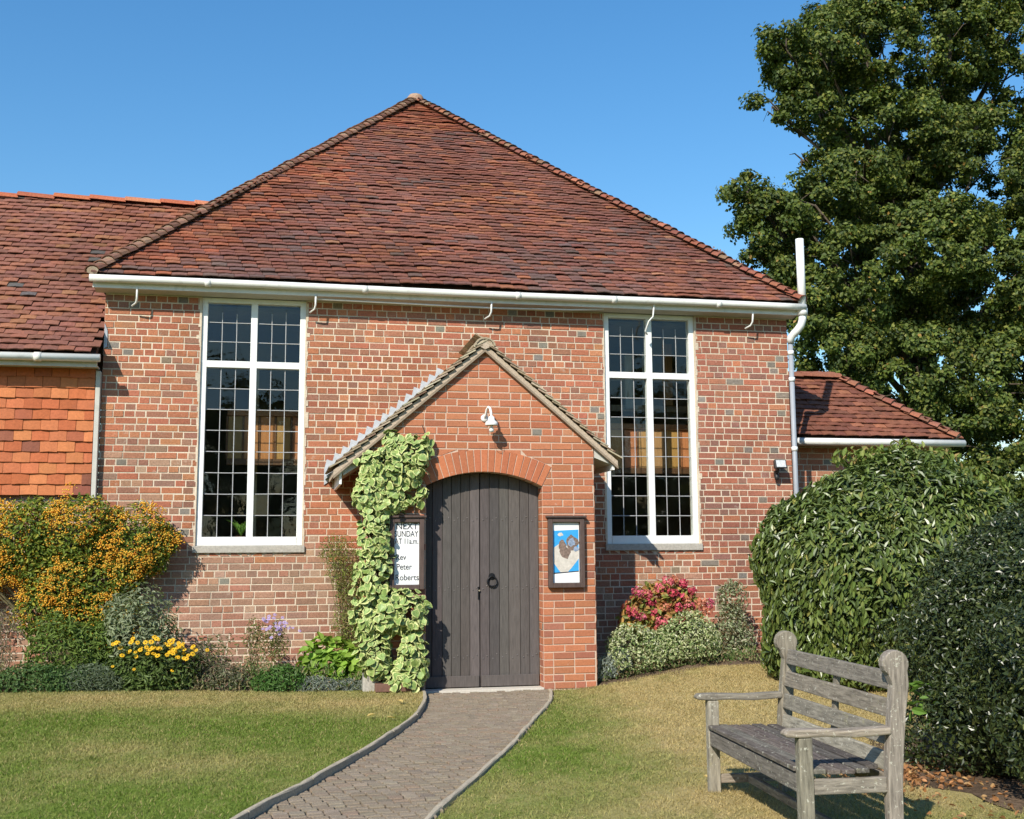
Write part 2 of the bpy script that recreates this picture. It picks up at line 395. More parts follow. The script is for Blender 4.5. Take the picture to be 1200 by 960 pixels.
# ------------------------------------------------------------------ roof tiles
ROOF_PAL = [(5, (.190, .078, .056)), (3, (.215, .082, .053)), (2.2, (.165, .077, .060)), (.5, (.27, .105, .057)), (.15, (.14, .085, .070)), (.10, (.30, .14, .08))]
ROOF_WARM = [(3, (.25, .095, .052)), (2, (.20, .078, .048)), (1, (.30, .12, .06))]
ROOF_DARK = [(3, (.160, .082, .067)), (2, (.13, .080, .068)), (2, (.185, .078, .058))]
WING_PAL = [(5, (.21, .088, .060)), (3, (.235, .095, .058)), (2, (.185, .080, .058)), (.8, (.26, .115, .058)), (.15, (.10, .085, .075))]
def tile_mesh(w_, L, th, camber=.006, lift=.0225):
    V = []
    for (u, bot) in ((0, lift), (L, -.006)):
        for hh in (0, th):
            for (v, c) in ((-w_/2, 0), (0, camber), (w_/2, 0)): V.append((v+rnd.uniform(-.0015, .0015), u+(rnd.uniform(-.004, .004) if u == 0 else 0), bot+hh+c+rnd.uniform(-.001, .001)))
    # idx: lower-bottom 0-2, lower-top 3-5, upper-bottom 6-8, upper-top 9-11
    F = [(3, 4, 10, 9), (4, 5, 11, 10), (0, 1, 4, 3), (1, 2, 5, 4), (2, 8, 11, 5), (6, 0, 3, 9), (7, 1, 0, 6), (8, 2, 1, 7)]
    return V, F
def tile_slope(P, o, v, u, n, length, vr, pal, gauge=.100, tw=.165, wav=.010, seed=0, th=.013):
    """o origin at eave, v along eave, u up slope, n normal; vr(s)->(v0,v1)"""
    o, v, u, n = (np.array(a, float) for a in (o, v, u, n))
    for k in range(10):
        if ('t', k) not in P.var: P.variant(('t', k), *tile_mesh(tw-.004, gauge*1.65, th))
    s = 0.; row = 0; ph = seed*1.7
    while s < length:
        v0, v1 = vr(min(s, length)); x = v0-(tw/2 if row % 2 else 0)-rnd.uniform(0, .02)
        w1, w2 = rnd.uniform(0, 6), rnd.uniform(0, 6)
        while x < v1-.03:
            cx = x+tw/2
            if cx > v0-.01 and cx < v1+.02:
                ds = .008*math.sin(cx*1.3+w1)+.006*math.sin(cx*4.1+w2)+rnd.uniform(-.004, .004)
                hh = wav*math.sin(cx*1.1+ph+s*.6)+wav*.6*math.sin(cx*2.3+s*1.7+ph)+rnd.uniform(-.002, .008)+.005*math.sin(cx*3.1+w2)
                a = rnd.uniform(-.02, .02); tl = rnd.uniform(-.012, .02); rr = rnd.uniform(-.03, .03)
                vv = v*math.cos(a)+u*math.sin(a)+n*rr; uu = -v*math.sin(a)+u*math.cos(a)-n*tl
                P.put(('t', rnd.randrange(10)), frame(o+v*cx+u*(s+ds)+n*(hh+.004), vv, uu, n), pick(pal(cx, s) if callable(pal) else pal, j=.13), .16)
            x += tw
        s += gauge; row += 1
def bonnet_mesh(r0, r1, L, th, flat=.62, n=7, spread=1.25, lift=.034):
    """half-round saddle tile; x across, y along (up), z out. r0 lower (wide) end"""
    V = []
    for (y, r) in ((0, r0), (L, r1)):
        for t in (0, th):
            for k in range(n):
                a = (k/(n-1)-.5)*math.pi*spread*.8
                V.append(((r+t)*math.sin(a)*1.12+rnd.uniform(-.002, .002), y, (r+t)*math.cos(a)*flat-r*flat+.02+(lift if y == 0 else 0)))
    F = []
    for k in range(n-1):
        F.append((n+k, n+k+1, 3*n+k+1, 3*n+k)); F.append((k, k+1, n+k+1, n+k)); F.append((k, 2*n+k, 2*n+k+1, k+1))
    F.append((0, n, 3*n, 2*n)); F.append((n-1, 3*n-1, 4*n-1, 2*n-1))
    return V, F
def plug_mesh(r, flat=.62, n=7, spread=1.25):
    V = [(0, .004, -.06)]
    for k in range(n):
        a = (k/(n-1)-.5)*math.pi*spread*.8; V.append((r*.98*math.sin(a)*1.1, .004, r*math.cos(a)*flat-r*flat+.053))
    return V, [(0, k, k+1) for k in range(1, n)]
def hip_run(P, Q, a, b, up, pal, step, r0=.092, lift=.0, sag=0.):
    a, b, up = np.array(a, float), np.array(b, float), np.array(up, float)
    L = np.linalg.norm(b-a); y = (b-a)/L; x = np.cross(y, up); x /= np.linalg.norm(x); z = np.cross(x, y)
    for k in range(5):
        if ('b', k) not in P.var: P.variant(('b', k), *bonnet_mesh(r0*rnd.uniform(.94, 1.08), r0*.62, step*1.6, .016, lift=.046))
    if 'plug' not in Q.var: Q.variant('plug', *plug_mesh(r0*.93))
    n = int(L/step)
    for i in range(n):
        s = i*step; p = a+y*s+z*(lift+rnd.uniform(-.006, .008)-sag*math.sin(math.pi*s/L))
        t = rnd.uniform(-.04, .04); xx = x*math.cos(t)+z*math.sin(t); zz = -x*math.sin(t)+z*math.cos(t)
        fm = frame(p, xx, y, zz)
        P.put(('b', rnd.randrange(5)), fm, pick(pal, j=.2), .2); Q.put('plug', fm, (.42, .32, .23), .1)

# ================================================================== GROUND
def sm(t): t = np.clip(t, 0, 1); return t*t*(3-2*t)
def gz(x, y):
    x = np.asarray(x, float); y = np.asarray(y, float)
    left = .036+.085*sm((-1.2-x)/3.2)*sm((y+9)/6)
    right = -.012+.21*sm((x-.7)/2.1)*sm((y+5.2)/4.0)-.035*sm((x-.2)/1.5)*sm((-y-4.8)/1.2)
    edge = np.interp(y, [-12, -6.4, -1.2, 10], [-2.2, -1.75, -.2, 0.])
    return np.where(x < edge, left, right)
def grass_col(x, y):
    n = fbm(x, y)
    # dry straw by the left bed and over the right-hand lawn, greener by the path and towards the camera
    dry_l = np.exp(-((y+1.7)/1.0)**2)*.72+.08+.18*np.exp(-((x+3.0)**2/2.5+(y+4.6)**2/.5))
    dry_r = sm((x-.1-(-y-3.0)*-.16)/1.3)*.95*sm((y+7.5)/1.6)+.10
    edge = np.interp(y, [-12, -6.4, -1.2, 10], [-2.2, -1.75, -.2, 0.])
    d = np.clip(np.where(x < edge, dry_l, dry_r)+n*.28, 0, 1)[..., None]
    g = np.array([.150, .205, .036]); s = np.array([.42, .325, .150]); d = np.clip(d+.13*np.sin(x*23+3*np.sin(y*9))[..., None]*np.sin(y*19+x*5)[..., None], 0, 1)
    return g*(1-d)+s*d
KL = [(-.62, -1.10), (-.645, -1.45), (-.71, -1.95), (-.87, -2.75), (-1.06, -3.36), (-1.33, -4.13), (-1.58, -4.76), (-1.87, -5.47), (-2.09, -5.95), (-2.25, -6.35), (-2.75, -7.6), (-3.5, -9.4), (-4.3, -11.5), (-6, -16)]
KR = [(.66, -1.10), (.61, -1.35), (.50, -1.80), (.30, -2.40), (.09, -2.93), (-.36, -4.16), (-.78, -5.19), (-1.05, -5.81), (-1.29, -6.4), (-1.75, -7.7), (-2.4, -9.4), (-3.2, -11.5), (-4.8, -16)]
def xl(y): return np.interp(-np.asarray(y), [-p[1] for p in KL], [p[0] for p in KL])
def xr(y): return np.interp(-np.asarray(y), [-p[1] for p in KR], [p[0] for p in KR])

MB().add([(-300, -300, -.16), (300, -300, -.16), (300, 300, -.16), (-300, 300, -.16)], [(0, 1, 2, 3)]).obj('ground', M['farground'], kind='structure')
def sheet(name, fx, yr, ny, nx, mat, zf, colf=None, edge=None):
    ys = np.linspace(yr[0], yr[1], ny); S = np.linspace(0, 1, nx)
    X = np.array([fx(y)[0]+(fx(y)[1]-fx(y)[0])*S for y in ys]); Y = np.repeat(ys[:, None], nx, 1)
    if edge is not None: Y = np.minimum(Y, edge(X))
    Z = zf(X, Y); V = np.stack([X, Y, Z], -1).reshape(-1, 3)
    i = (np.arange(ny-1)[:, None]*nx+np.arange(nx-1)[None]).ravel(); F = np.stack([i, i+1, i+nx+1, i+nx], -1)
    co = None
    if colf is not None:
        cx = V[F].mean(1); co = colf(cx[:, 0], cx[:, 1])
    return mobj(name, mesh_np(name, V, F, mat, co, smooth=True), kind='structure')
def bed_left(x): return -1.02-.10*np.sin(x*1.7)*0+.02*np.sin(x*5)+.02*np.sin(x*11+1)
def bed_right(x): return np.interp(x, [.6, 1.0, 1.5, 2.2, 3.0, 6], [-1.14, -1.12, -1.02, -.98, -1.25, -1.6])+.03*np.sin(x*4.3)+.02*np.sin(x*9)
sheet('lawn_left', lambda y: (-9.5, xl(y)-.026), (-15.5, -.9), 150, 90, M['turf'], lambda x, y: gz(x, y)+.006*np.sin(x*7)*np.sin(y*6), grass_col, bed_left)
sheet('lawn_right', lambda y: (xr(y)+.05, 8), (-15.5, -.9), 150, 90, M['turf'], lambda x, y: gz(x, y)+.006*np.sin(x*7)*np.sin(y*6), grass_col, bed_right)
sheet('flower_bed_left', lambda y: (-9.5, -.62), (-1.4, .3), 26, 90, M['soil'], lambda x, y: gz(x, y)-.004+.035*sm((y+1.1)/.25)+.012*np.sin(x*13)*np.sin(y*11+x)-.06*sm((-y-1.1)/.1))
sheet('flower_bed_right', lambda y: (.66, 8), (-1.7, .7), 30, 80, M['soil'], lambda x, y: gz(x, y)-.01+.03*sm((y+1.2)/.3)+.012*np.sin(x*13)*np.sin(y*11+x)-.05*sm((-y-1.3)/.2))
# soil and leaf mould below the hedges
MBs = MB(); ring = []
for k in range(40):
    a = 2*math.pi*k/40; r_ = 1+.10*math.sin(3*a+1)+.06*math.sin(7*a)+.03*math.sin(13*a)
    ring.append((3.3+1.6*r_*math.cos(a), -6.1+1.6*r_*math.sin(a)))
N = len(ring); rings = [[(3.3+(x-3.3)*t, -6.1+(y+6.1)*t) for x, y in ring] for t in (1, .85, .6, .3, .05)]
Vv = [(x, y, float(gz(x, y))+(.012 if i else .003)) for i, rg in enumerate(rings) for x, y in rg]
Ff = [(i*N+k, i*N+(k+1) % N, (i+1)*N+(k+1) % N, (i+1)*N+k) for i in range(4) for k in range(N)]+[[4*N+k for k in range(N)]]
MBs.add(Vv, Ff).obj('soil_patch', M['soil'], kind='structure', smooth=True)

# grass blades
def blades(name, n, xr_, yr_, ok):
    x = rng.uniform(*xr_, n); y = rng.uniform(*yr_, n); k = ok(x, y); x, y = x[k], y[k]; n = len(x)
    d = np.hypot(x-CAM[0], y-CAM[1]); h = rng.uniform(.007, .021, n)*np.where(rng.random(n) < .04, 1.9, 1); wd = np.clip(d*.0004, .0016, .004)
    a = rng.uniform(0, 6.28, n); lean = rng.normal(0, .012, (n, 2)); z = gz(x, y)+.002
    b0 = np.stack([x-wd*np.cos(a), y-wd*np.sin(a), z], -1); b1 = np.stack([x+wd*np.cos(a), y+wd*np.sin(a), z], -1); t = np.stack([x+lean[:, 0], y+lean[:, 1], z+h], -1)
    V = np.stack([b0, b1, t], 1).reshape(-1, 3); F = np.arange(3*n).reshape(-1, 3)
    c = grass_col(x, y)*rng.uniform(.75, 1.4, (n, 1)); st = rng.random(n) < .12; c[st] = np.array([.42, .34, .15])*rng.uniform(.7, 1.1, (st.sum(), 1))
    o = mobj(name, mesh_np(name, V, F, M['grass'], c), kind='stuff'); return o
tag(blades('grass', 330000, (-6.2, -.5), (-8.2, -.95), lambda x, y: (x < xl(y)-.034) & (y < bed_left(x)+.03)), 'short mown grass of the left lawn, straw coloured by the flower bed', 'grass')
tag(blades('grass', 300000, (-2.0, 5.2), (-8.2, -.9), lambda x, y: (x > xr(y)+.05) & (y < bed_right(x)+.03) & (((x-3.3)/1.55)**2+((y+6.1)/1.55)**2 > rng.uniform(.75, 1.15, x.shape))), 'short dry grass of the right lawn around the bench', 'grass')

# path
path_me = sheet('path', lambda y: (xl(y), xr(y)), (-15.5, -1.0), 90, 8, M['joint'], lambda x, y: 0*x-.012)
P = Pieces()
for k in range(10):
    V, F = brick_mesh(.083, .058, .010, rnd)
    P.variant(k, V, F)
yy = -1.2
row = 0
while yy > -9:
    xa, xb = float(xl(yy)), float(xr(yy)); x = xa-(.055 if row % 2 else .01)+rnd.uniform(-.008, .008)
    while x < xb-.03:
        a = .10*math.sin(x*3+yy)*.5+rnd.uniform(-.05, .05); ax = np.array([math.cos(a), math.sin(a)-.0, 0]); up = np.array([rnd.uniform(-.07, .07), rnd.uniform(-.09, .09), 1]); up /= np.linalg.norm(up)
        c = pick([(4, (.27, .215, .152)), (3, (.255, .200, .142)), (2, (.295, .235, .17)), (1, (.28, .205, .142)), (.5, (.22, .175, .13))], j=.06)
        P.put(rnd.randrange(10), frame((x+.045, yy-.0+.03*math.sin(x*4+row*.3)*.3, -.006+rnd.uniform(-.002, .003)), ax, -up, np.cross(up, ax)), c, .09)
        x += .092
    yy -= .067; row += 1
P.done('sett', 'setts', path_me, M['sett_obj'], M['sett_attr'], 300, lambda x, y: y > 962)
# concrete edging in short lengths
def edging(pts, name, w0, z0, z1, side):
    pts = [Vector((p[0], p[1], 0)) for p in pts]; ln = [0]
    for a, b in zip(pts, pts[1:]): ln.append(ln[-1]+(b-a).length)
    def at(s):
        x = np.interp(s, ln, [p.x for p in pts]); y = np.interp(s, ln, [p.y for p in pts]); return Vector((float(x), float(y), 0))
    s = 0; root = None
    e = thing(name, (pts[0].x, pts[0].y, 0), side[0], 'edging')
    while s < ln[-1]-.2:
        L = .90; m = MB(); q = []
        k = 6
        for i in range(k+1):
            t = min(s+.004+(L-.008)*i/k, ln[-1]-.002); p = at(t); d = (at(min(t+.15, ln[-1]))-at(max(t-.15, 0))).normalized(); nn = Vector((-d.y, d.x, 0))*side[1]
            wob = .004*math.sin(t*9)+rnd.uniform(-.003, .003)
            for (a, z) in ((0, z0), (wob, z1-.006), (.006+wob, z1), (w0-.006, z1), (w0, z1-.006), (w0, z0)):
                v = p+nn*a; q.append((v.x, v.y, z+.003*math.sin(t*5)+(rnd.uniform(-.003, .003) if z > z0 else 0)))
        F = [(i*6+j, i*6+j+1, (i+1)*6+j+1, (i+1)*6+j) for i in range(k) for j in range(5)]+[[5, 4, 3, 2, 1, 0], [k*6+j for j in range(6)]]
        m.add(q, F).obj('kerb_stone', M['kerb'], e)
        s += L
edging(KL[:-1], 'path_edging', .034, -.05, .050, ('raised concrete edging along the left side of the path', -1))
edging(KR[:-1], 'path_edging', .036, -.05, .010, ('flush concrete edging along the right side of the path', 1))

# ================================================================== MAIN HALL
X0, X1, ZE = -3.99, 3.99, 4.235
hall = thing('brick_hall', (0, 0, 0), 'large red brick hall with hipped clay tile roof and two tall white windows', 'building')
WIN = [(-2.97, -1.84, 1.494, 4.235), (1.649, 2.779, 1.494, 4.235)]
m = MB()
segs = [(X0+.002, WIN[0][0]), (WIN[0][1], WIN[1][0]), (WIN[1][1], X1-.002)]
for a, b in segs: m.box((a, 0, -.2), (b, .28, ZE))
for wq in WIN: m.box((wq[0], .0, -.2), (wq[1], .28, wq[2]-.075))
m.box((X0, .282, -.2), (X0+.28, 9, ZE)); m.box((X1-.28, .282, -.2), (X1, 9, ZE)); m.box((X0+.282, 8.7, -.2), (X1-.282, 9, ZE))
m.obj('wall', M['mortar'], hall)
P = Pieces()
def hall_pal(x, z):
    k = rnd.random()
    if x > 2.7: return RIGHT_PAL if k < .8 else MAIN_PAL
    low = max(0, min(1, (1.75-z)/.5)) if x < -.9 else max(0, min(1, (1.4-z)/.6))
    if x < -3.0 and z < 2.6: low = max(low, .45)
    return LOW_PAL if k < low else MAIN_PAL
hl = [(lambda z, w=w_: (w[0]-.004, w[1]+.004) if w[2]-.07 < z+.03 else None) for w_ in WIN]
brick_wall(P, (0, 0, 0), (1, 0, 0), (0, -1, 0), (-.05, ZE-.01), (X0, X1), hl, hall_pal)
def hid(x, y):
    return (x < 215 and 580 < y < 810) or (440 < x < 700 and y > 400+.9*abs(x-568)) or (x > 880 and y > 560) or y > 720
P.done('brick', 'brickwork', hall, M['brick_obj'], M['brick_attr'], 300, hid)
P = Pieces()
brick_wall(P, (X0, 0, 0), (0, -1, 0), (-1, 0, 0), (-.05, ZE-.01), (-8.9, 0), [], RIGHT_PAL)
brick_wall(P, (X1, 0, 0), (0, 1, 0), (1, 0, 0), (-.05, ZE-.01), (0, 8.9), [], RIGHT_PAL)
P.done('brick', 'side_brickwork', hall, M['brick_obj'], M['brick_attr'], 0)
# roof
EX, EY, EZ = 4.10, -.21, 4.40; APX, APY, APZ = -.12, 4.3, 8.50
roofm = MB(); b = -.03
V = [(-EX, EY, EZ+b), (EX, EY, EZ+b), (APX, APY, APZ+b), (-EX, 9.2, EZ+b), (EX, 9.2, EZ+b), (APX, 9.2, APZ+b)]
roofm.add(V, [(0, 1, 2), (1, 4, 5, 2), (3, 0, 2, 5), (4, 3, 5), (0, 3, 4, 1)])
roof = roofm.obj('roof', M['batten'], hall)
P = Pieces(); Q = Pieces()
def nz(v): v = np.array(v, float); return v/np.linalg.norm(v)
u = nz((0, APY-EY, APZ-EZ)); n_ = np.cross((1, 0, 0), u); LF = math.hypot(APY-EY, APZ-EZ)
def main_pal(cx, s):
    t = s/LF
    if t > .80 or (cx < -1.2-.0 and abs(cx+EX*(1-t)) < .9 and rnd.random() < .5): return [(3, (.27, .085, .045)), (2, (.20, .07, .042)), (1, (.33, .12, .06))]
    f = float(fbm(np.array(cx*.9+7), np.array(s*1.5)))
    if f > .5 and rnd.random() < .6: return ROOF_WARM
    if f < -.5 and rnd.random() < .7: return ROOF_DARK
    return ROOF_PAL
tile_slope(P, (0, EY-.03, EZ-.01), (1, 0, 0), u, n_, LF-.05, lambda s: (-EX+(APX+EX)*s/LF, EX+(APX-EX)*s/LF), main_pal, gauge=.083, seed=1, th=.013)
P.done('roof_tile', 'front_roof_tiles', roof, M['tile_obj'], M['tile_attr'], 300, lambda x, y: False)
P = Pieces()
ul = nz((APX+EX, 0, APZ-EZ)); LS = math.hypot(APX+EX, APZ-EZ)
tile_slope(P, (-EX, 0, EZ-.01), (0, -1, 0), ul, np.cross((0, -1, 0), ul), LS-.05, lambda s: (-9.2, -EY-(APY-EY)*s/LS), ROOF_PAL, seed=2)
ur = nz((APX-EX, 0, APZ-EZ)); LS2 = math.hypot(APX-EX, APZ-EZ)
tile_slope(P, (EX, 0, EZ-.01), (0, 1, 0), ur, np.cross((0, 1, 0), ur), LS2-.05, lambda s: (EY+(APY-EY)*s/LS2, 9.2), ROOF_PAL, seed=3)
P.done('roof_tile', 'side_roof_tiles', roof, M['tile_obj'], M['tile_attr'], 0)
P = Pieces(); Q = Pieces()
HIP_L = [(3, (.23, .115, .075)), (2, (.28, .155, .10)), (1, (.18, .09, .06))]
HIP_R = [(3, (.24, .085, .05)), (2, (.20, .075, .05)), (1, (.30, .12, .07)), (1, (.22, .13, .08))]
hip_run(P, Q, (-EX-.0, EY-.03, EZ+.02), (APX, APY, APZ+.05), (-.6, -.6, 1), HIP_L, .125)
hip_run(P, Q, (EX+.0, EY-.03, EZ+.02), (APX, APY, APZ+.05), (.6, -.6, 1), HIP_R, .115)
hip_run(P, Q, (APX, 9.2, APZ+.06), (APX, APY-.05, APZ+.06), (0, 0, 1), HIP_R, .3, r0=.13)
P.done('bonnet_tile', 'bonnet_tiles', roof, M['tile_obj'], M['tile_attr'], 300)
Q.done('bedding', 'tile_bedding', roof, M['bedding'], M['bedding'], 0)
MB().lathe([(.001, .0), (.10, .0), (.13, -.04), (.14, -.12)], (APX, APY-.02, APZ+.10), n=12).obj('apex_cap', M['verge_obj'], roof, smooth=True).color = (.34, .22, .15, 1)
# soffit, fascia, gutter
m = MB(); m.prism([(-.185, 4.270), (.0, 4.237), (.0, 4.262), (-.185, 4.31)], 0, -EX+.01, EX-.03)
m.obj('soffit', M['soffit'], hall)
MB().box((-EX+.005, -.205, 4.248), (EX-.03, -.187, 4.36)).obj('fascia', M['gutter'], hall)
m = MB(); pts = []
for i in range(25):
    t = i/24; pts.append((-EX-.02+(2*EX+.04)*t, -.262, 4.336+.004*math.sin(t*9)))
m.tube(pts, .041, 12).obj('gutter', M['gutter'], hall, smooth=True)
for x in (-2.9, -1.2, .55, 1.7, 3.0):
    MB().tube([(x-.03, -.262, 4.331), (x+.03, -.262, 4.331)], .045, 12).obj('gutter_union', M['gutter'], hall, smooth=True)
for x in (-3.64, -1.74, .25, 3.46):
    MB().tube([(x, -.21, 4.27), (x, -.19, 4.15), (x-.01, -.15, 4.11), (x-.06, -.10, 4.08)], .011, 6).obj('gutter_bracket', M['white'], hall, smooth=True)
x = 2.17
MB().tube([(x+.03, -.24, 4.32), (x+.02, -.22, 4.16), (x-.02, -.18, 4.11), (x-.05, -.13, 4.00), (x-.02, -.11, 3.96)], .010, 6).obj('gutter_bracket', M['white'], hall, smooth=True)
MB().tube([(-1.75, -.16, 4.225), (-.2, -.16, 4.205), (.25, -.16, 4.20), (1.2, -.16, 4.215), (1.6, -.16, 4.235)], .010, 6).obj('loose_cable', M['gutter'], hall, smooth=True)
# vent pipe, elbow and downpipe at the right corner
m = MB(); m.tube([(4.10, -.22, 4.28), (4.10, -.22, 5.20)], .049, 14)
m.obj('vent_pipe', M['white'], hall, smooth=True).data.polygons.foreach_set('use_smooth', [True]*14+[False]*2)
m = MB(); m.tube([(4.10, -.22, 4.245), (4.10, -.22, 4.33)], .062, 14); m.obj('pipe_collar', M['white'], hall, smooth=True)
m = MB(); m.tube([(4.10, -.22, 4.26), (4.10, -.21, 4.19), (4.085, -.20, 4.13), (4.05, -.17, 4.07), (4.02, -.13, 4.03), (4.00, -.085, 3.99), (4.0, -.07, 3.93)], .046, 12).obj('pipe_elbow', M['white'], hall, smooth=True)
m = MB(); m.tube([(4.0, -.07, 3.95), (4.0, -.07, .05)], .030, 12).obj('downpipe', surf('shaded_downpipe', color=(.30, .32, .35), rough=.5, vary=.1, scale=10, bumps=0), hall, smooth=True)  # grey stands for the shade on the pipe, put into its colour
for z in (3.78, 3.45, 2.6, 1.6): MB().tube([(4.0, -.07, z), (4.0, -.07, z+.05)], .038, 12).obj('pipe_clip', M['white'], hall, smooth=True)

# windows
def window(x0, x1, z0, z1, lbl):
    fw, mw = .062, .072; y0, y1 = .018, .11; zt = z0+(z1-z0)*.728; xm = (x0+x1)/2
    m = MB(); m.box((x0, y0, z0+.0), (x0+fw, y1, z1)); m.box((x1-fw, y0, z0), (x1, y1, z1))
    m.box((x0+fw, y0, z1-.055), (x1-fw, y1, z1)); m.box((x0+fw, y0-.006, z0), (x1-fw, y1, z0+.095))
    wv = m.obj('window', M['white'], hall, bevel=.004, label=lbl)
    MB().box((xm-mw/2, y0+.004, z0+.095), (xm+mw/2, y1-.003, z1-.055)).obj('mullion', M['white'], wv, bevel=.004)
    for a, b_ in ((x0+fw, xm-mw/2), (xm+mw/2, x1-fw)):
        MB().box((a, y0+.002, zt-.037), (b_, y1-.004, zt+.037)).obj('transom', M['white'], wv, bevel=.003)
    MB().box((x0-.03, -.03, z0-.078), (x1+.03, .14, z0-.002)).obj('sill', M['stone'], wv, bevel=.006)
    gy = .060
    for a, b_ in ((x0+fw, xm-mw/2), (xm+mw/2, x1-fw)):
        for c, d, nr in ((z0+.095, zt-.037, 8), (zt+.037, z1-.055, 3)):
            pw, ph = (b_-a)/3, (d-c)/nr
            for i in range(3):
                for j in range(nr):
                    t1, t2 = rnd.gauss(0, .012), rnd.gauss(0, .012)
                    me = MB(); hx, hz = pw/2-.0015, ph/2-.0015
                    me.box((-hx, -.0015, -hz), (hx, .0015, hz))
                    Wm = Matrix.Translation(Vector((a+pw*(i+.5), gy, c+ph*(j+.5))))@Matrix.Rotation(t1, 4, 'X')@Matrix.Rotation(t2, 4, 'Z')
                    me.obj('pane', M['glass'], wv, world=Wm)
            for i in (1, 2):
                w1 = rnd.uniform(-.003, .003)
                top = d if nr == 8 else d-ph*rnd.uniform(.35, .6)
                MB().tube([(a+pw*i, gy-.005, c), (a+pw*i+w1, gy-.007, (c+d)/2), (a+pw*i, gy-.005, top)], .0048, 6).obj('lead_bar', M['came'], wv)
            for j in range(1, nr):
                w1 = rnd.uniform(-.004, .004)
                MB().tube([(a, gy-.008, c+ph*j), ((a+b_)/2, gy-.010, c+ph*j+w1), (b_, gy-.008, c+ph*j)], .0048, 6).obj('lead_bar', M['came'], wv)
    return wv
window(*WIN[0], 'left window of white timber and leaded panes')
window(*WIN[1], 'right window of white timber and leaded panes')
# ragged old mortar round the window reveals
m = MB()
for w_ in WIN:
    for sx, x in ((-1, w_[0]), (1, w_[1])):
        z = w_[2]
        while z < w_[3]-.03:
            h = rnd.uniform(.03, .09); wd = rnd.uniform(.010, .03)*(1.8 if rnd.random() < .12 else 1)
            m.box((min(x+.001*sx, x+sx*wd), -.0075-rnd.uniform(0, .003), z), (max(x+.001*sx, x+sx*wd), .02, min(z+h, w_[3]-.002))); z += h
m.obj('reveal_mortar', M['mortar'], hall, kind='stuff')

# indoors: what shows through the panes
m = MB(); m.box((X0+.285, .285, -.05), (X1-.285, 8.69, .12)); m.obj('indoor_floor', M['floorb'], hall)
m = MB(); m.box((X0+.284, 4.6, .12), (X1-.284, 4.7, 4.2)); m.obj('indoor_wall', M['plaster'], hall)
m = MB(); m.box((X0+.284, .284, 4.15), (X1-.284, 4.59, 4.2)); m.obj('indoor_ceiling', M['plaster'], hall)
def gallery(x0, x1, z0, z1, y, lbl, bright):
    g = thing('gallery_front', ((x0+x1)/2, y, z0), lbl, 'wood panelling', 'gallery fronts inside the hall')
    MB().box((x0, y, z0), (x1, y+.05, z0+.07)).obj('rail', M['leadlite_obj'], g, bevel=.006).color = (.12, .06, .03, 1)
    MB().box((x0, y-.02, z1-.07), (x1, y+.06, z1)).obj('rail', M['leadlite_obj'], g, bevel=.006).color = (.30, .14, .06, 1)
    x = x0; k = 0
    while x < x1-.05:
        wd = .17; MB().box((x+.012, y+.012, z0+.072), (min(x+wd, x1), y+.04, z1-.072)).obj('panel', M['leadlite_obj'], g, bevel=.004).color = (*[c*rnd.uniform(.8, 1.2)*bright for c in (.42, .19, .075)], 1)
        MB().box((x-.010, y, z0+.072), (x+.010, y+.045, z1-.072)).obj('stile', M['leadlite_obj'], g).color = (.16, .075, .035, 1)
        x += wd+.012; k += 1
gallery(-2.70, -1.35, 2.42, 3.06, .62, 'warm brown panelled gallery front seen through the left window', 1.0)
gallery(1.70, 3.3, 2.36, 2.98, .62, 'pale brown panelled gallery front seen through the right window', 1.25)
g = thing('wooden_screen', (2.8, 1.2, 3.0), 'pale upright boards above the gallery seen through the right window', 'wooden screen')
for (x, wd, z0, z1, c) in ((2.28, .12, 3.25, 3.95, (.5, .48, .42)), (2.52, .09, 3.3, 4.0, (.5, .47, .4)), (2.80, .13, 3.3, 4.12, (.50, .27, .12)), (3.14, .17, 3.25, 4.1, (.46, .25, .11)), (3.4, .08, 3.3, 4.1, (.42, .22, .1))):
    MB().box((x, 1.2, z0), (x+wd, 1.24, z1)).obj('board', M['leadlite_obj'], g, bevel=.004).color = (*c, 1)
MB().box((2.1, 1.245, 3.22), (3.6, 1.28, 3.30)).obj('cross_rail', M['leadlite_obj'], g).color = (.4, .3, .2, 1)
MB().box((2.1, 1.245, 3.62), (3.6, 1.28, 3.66)).obj('cross_rail', M['leadlite_obj'], g).color = (.4, .3, .2, 1)
g = thing('white_post', (-2.2, 1.6, 0), 'pale post standing behind the glass of the left window', 'post')
MB().box((-2.42, .95, .12), (-2.36, 1.0, 3.6)).obj('post_shaft', M['leadlite_obj'], g).color = (.4, .32, .2, 1)
MB().box((-2.45, .93, 3.6), (-2.33, 1.02, 3.66)).obj('post_cap', M['leadlite_obj'], g).color = (.5, .42, .3, 1)

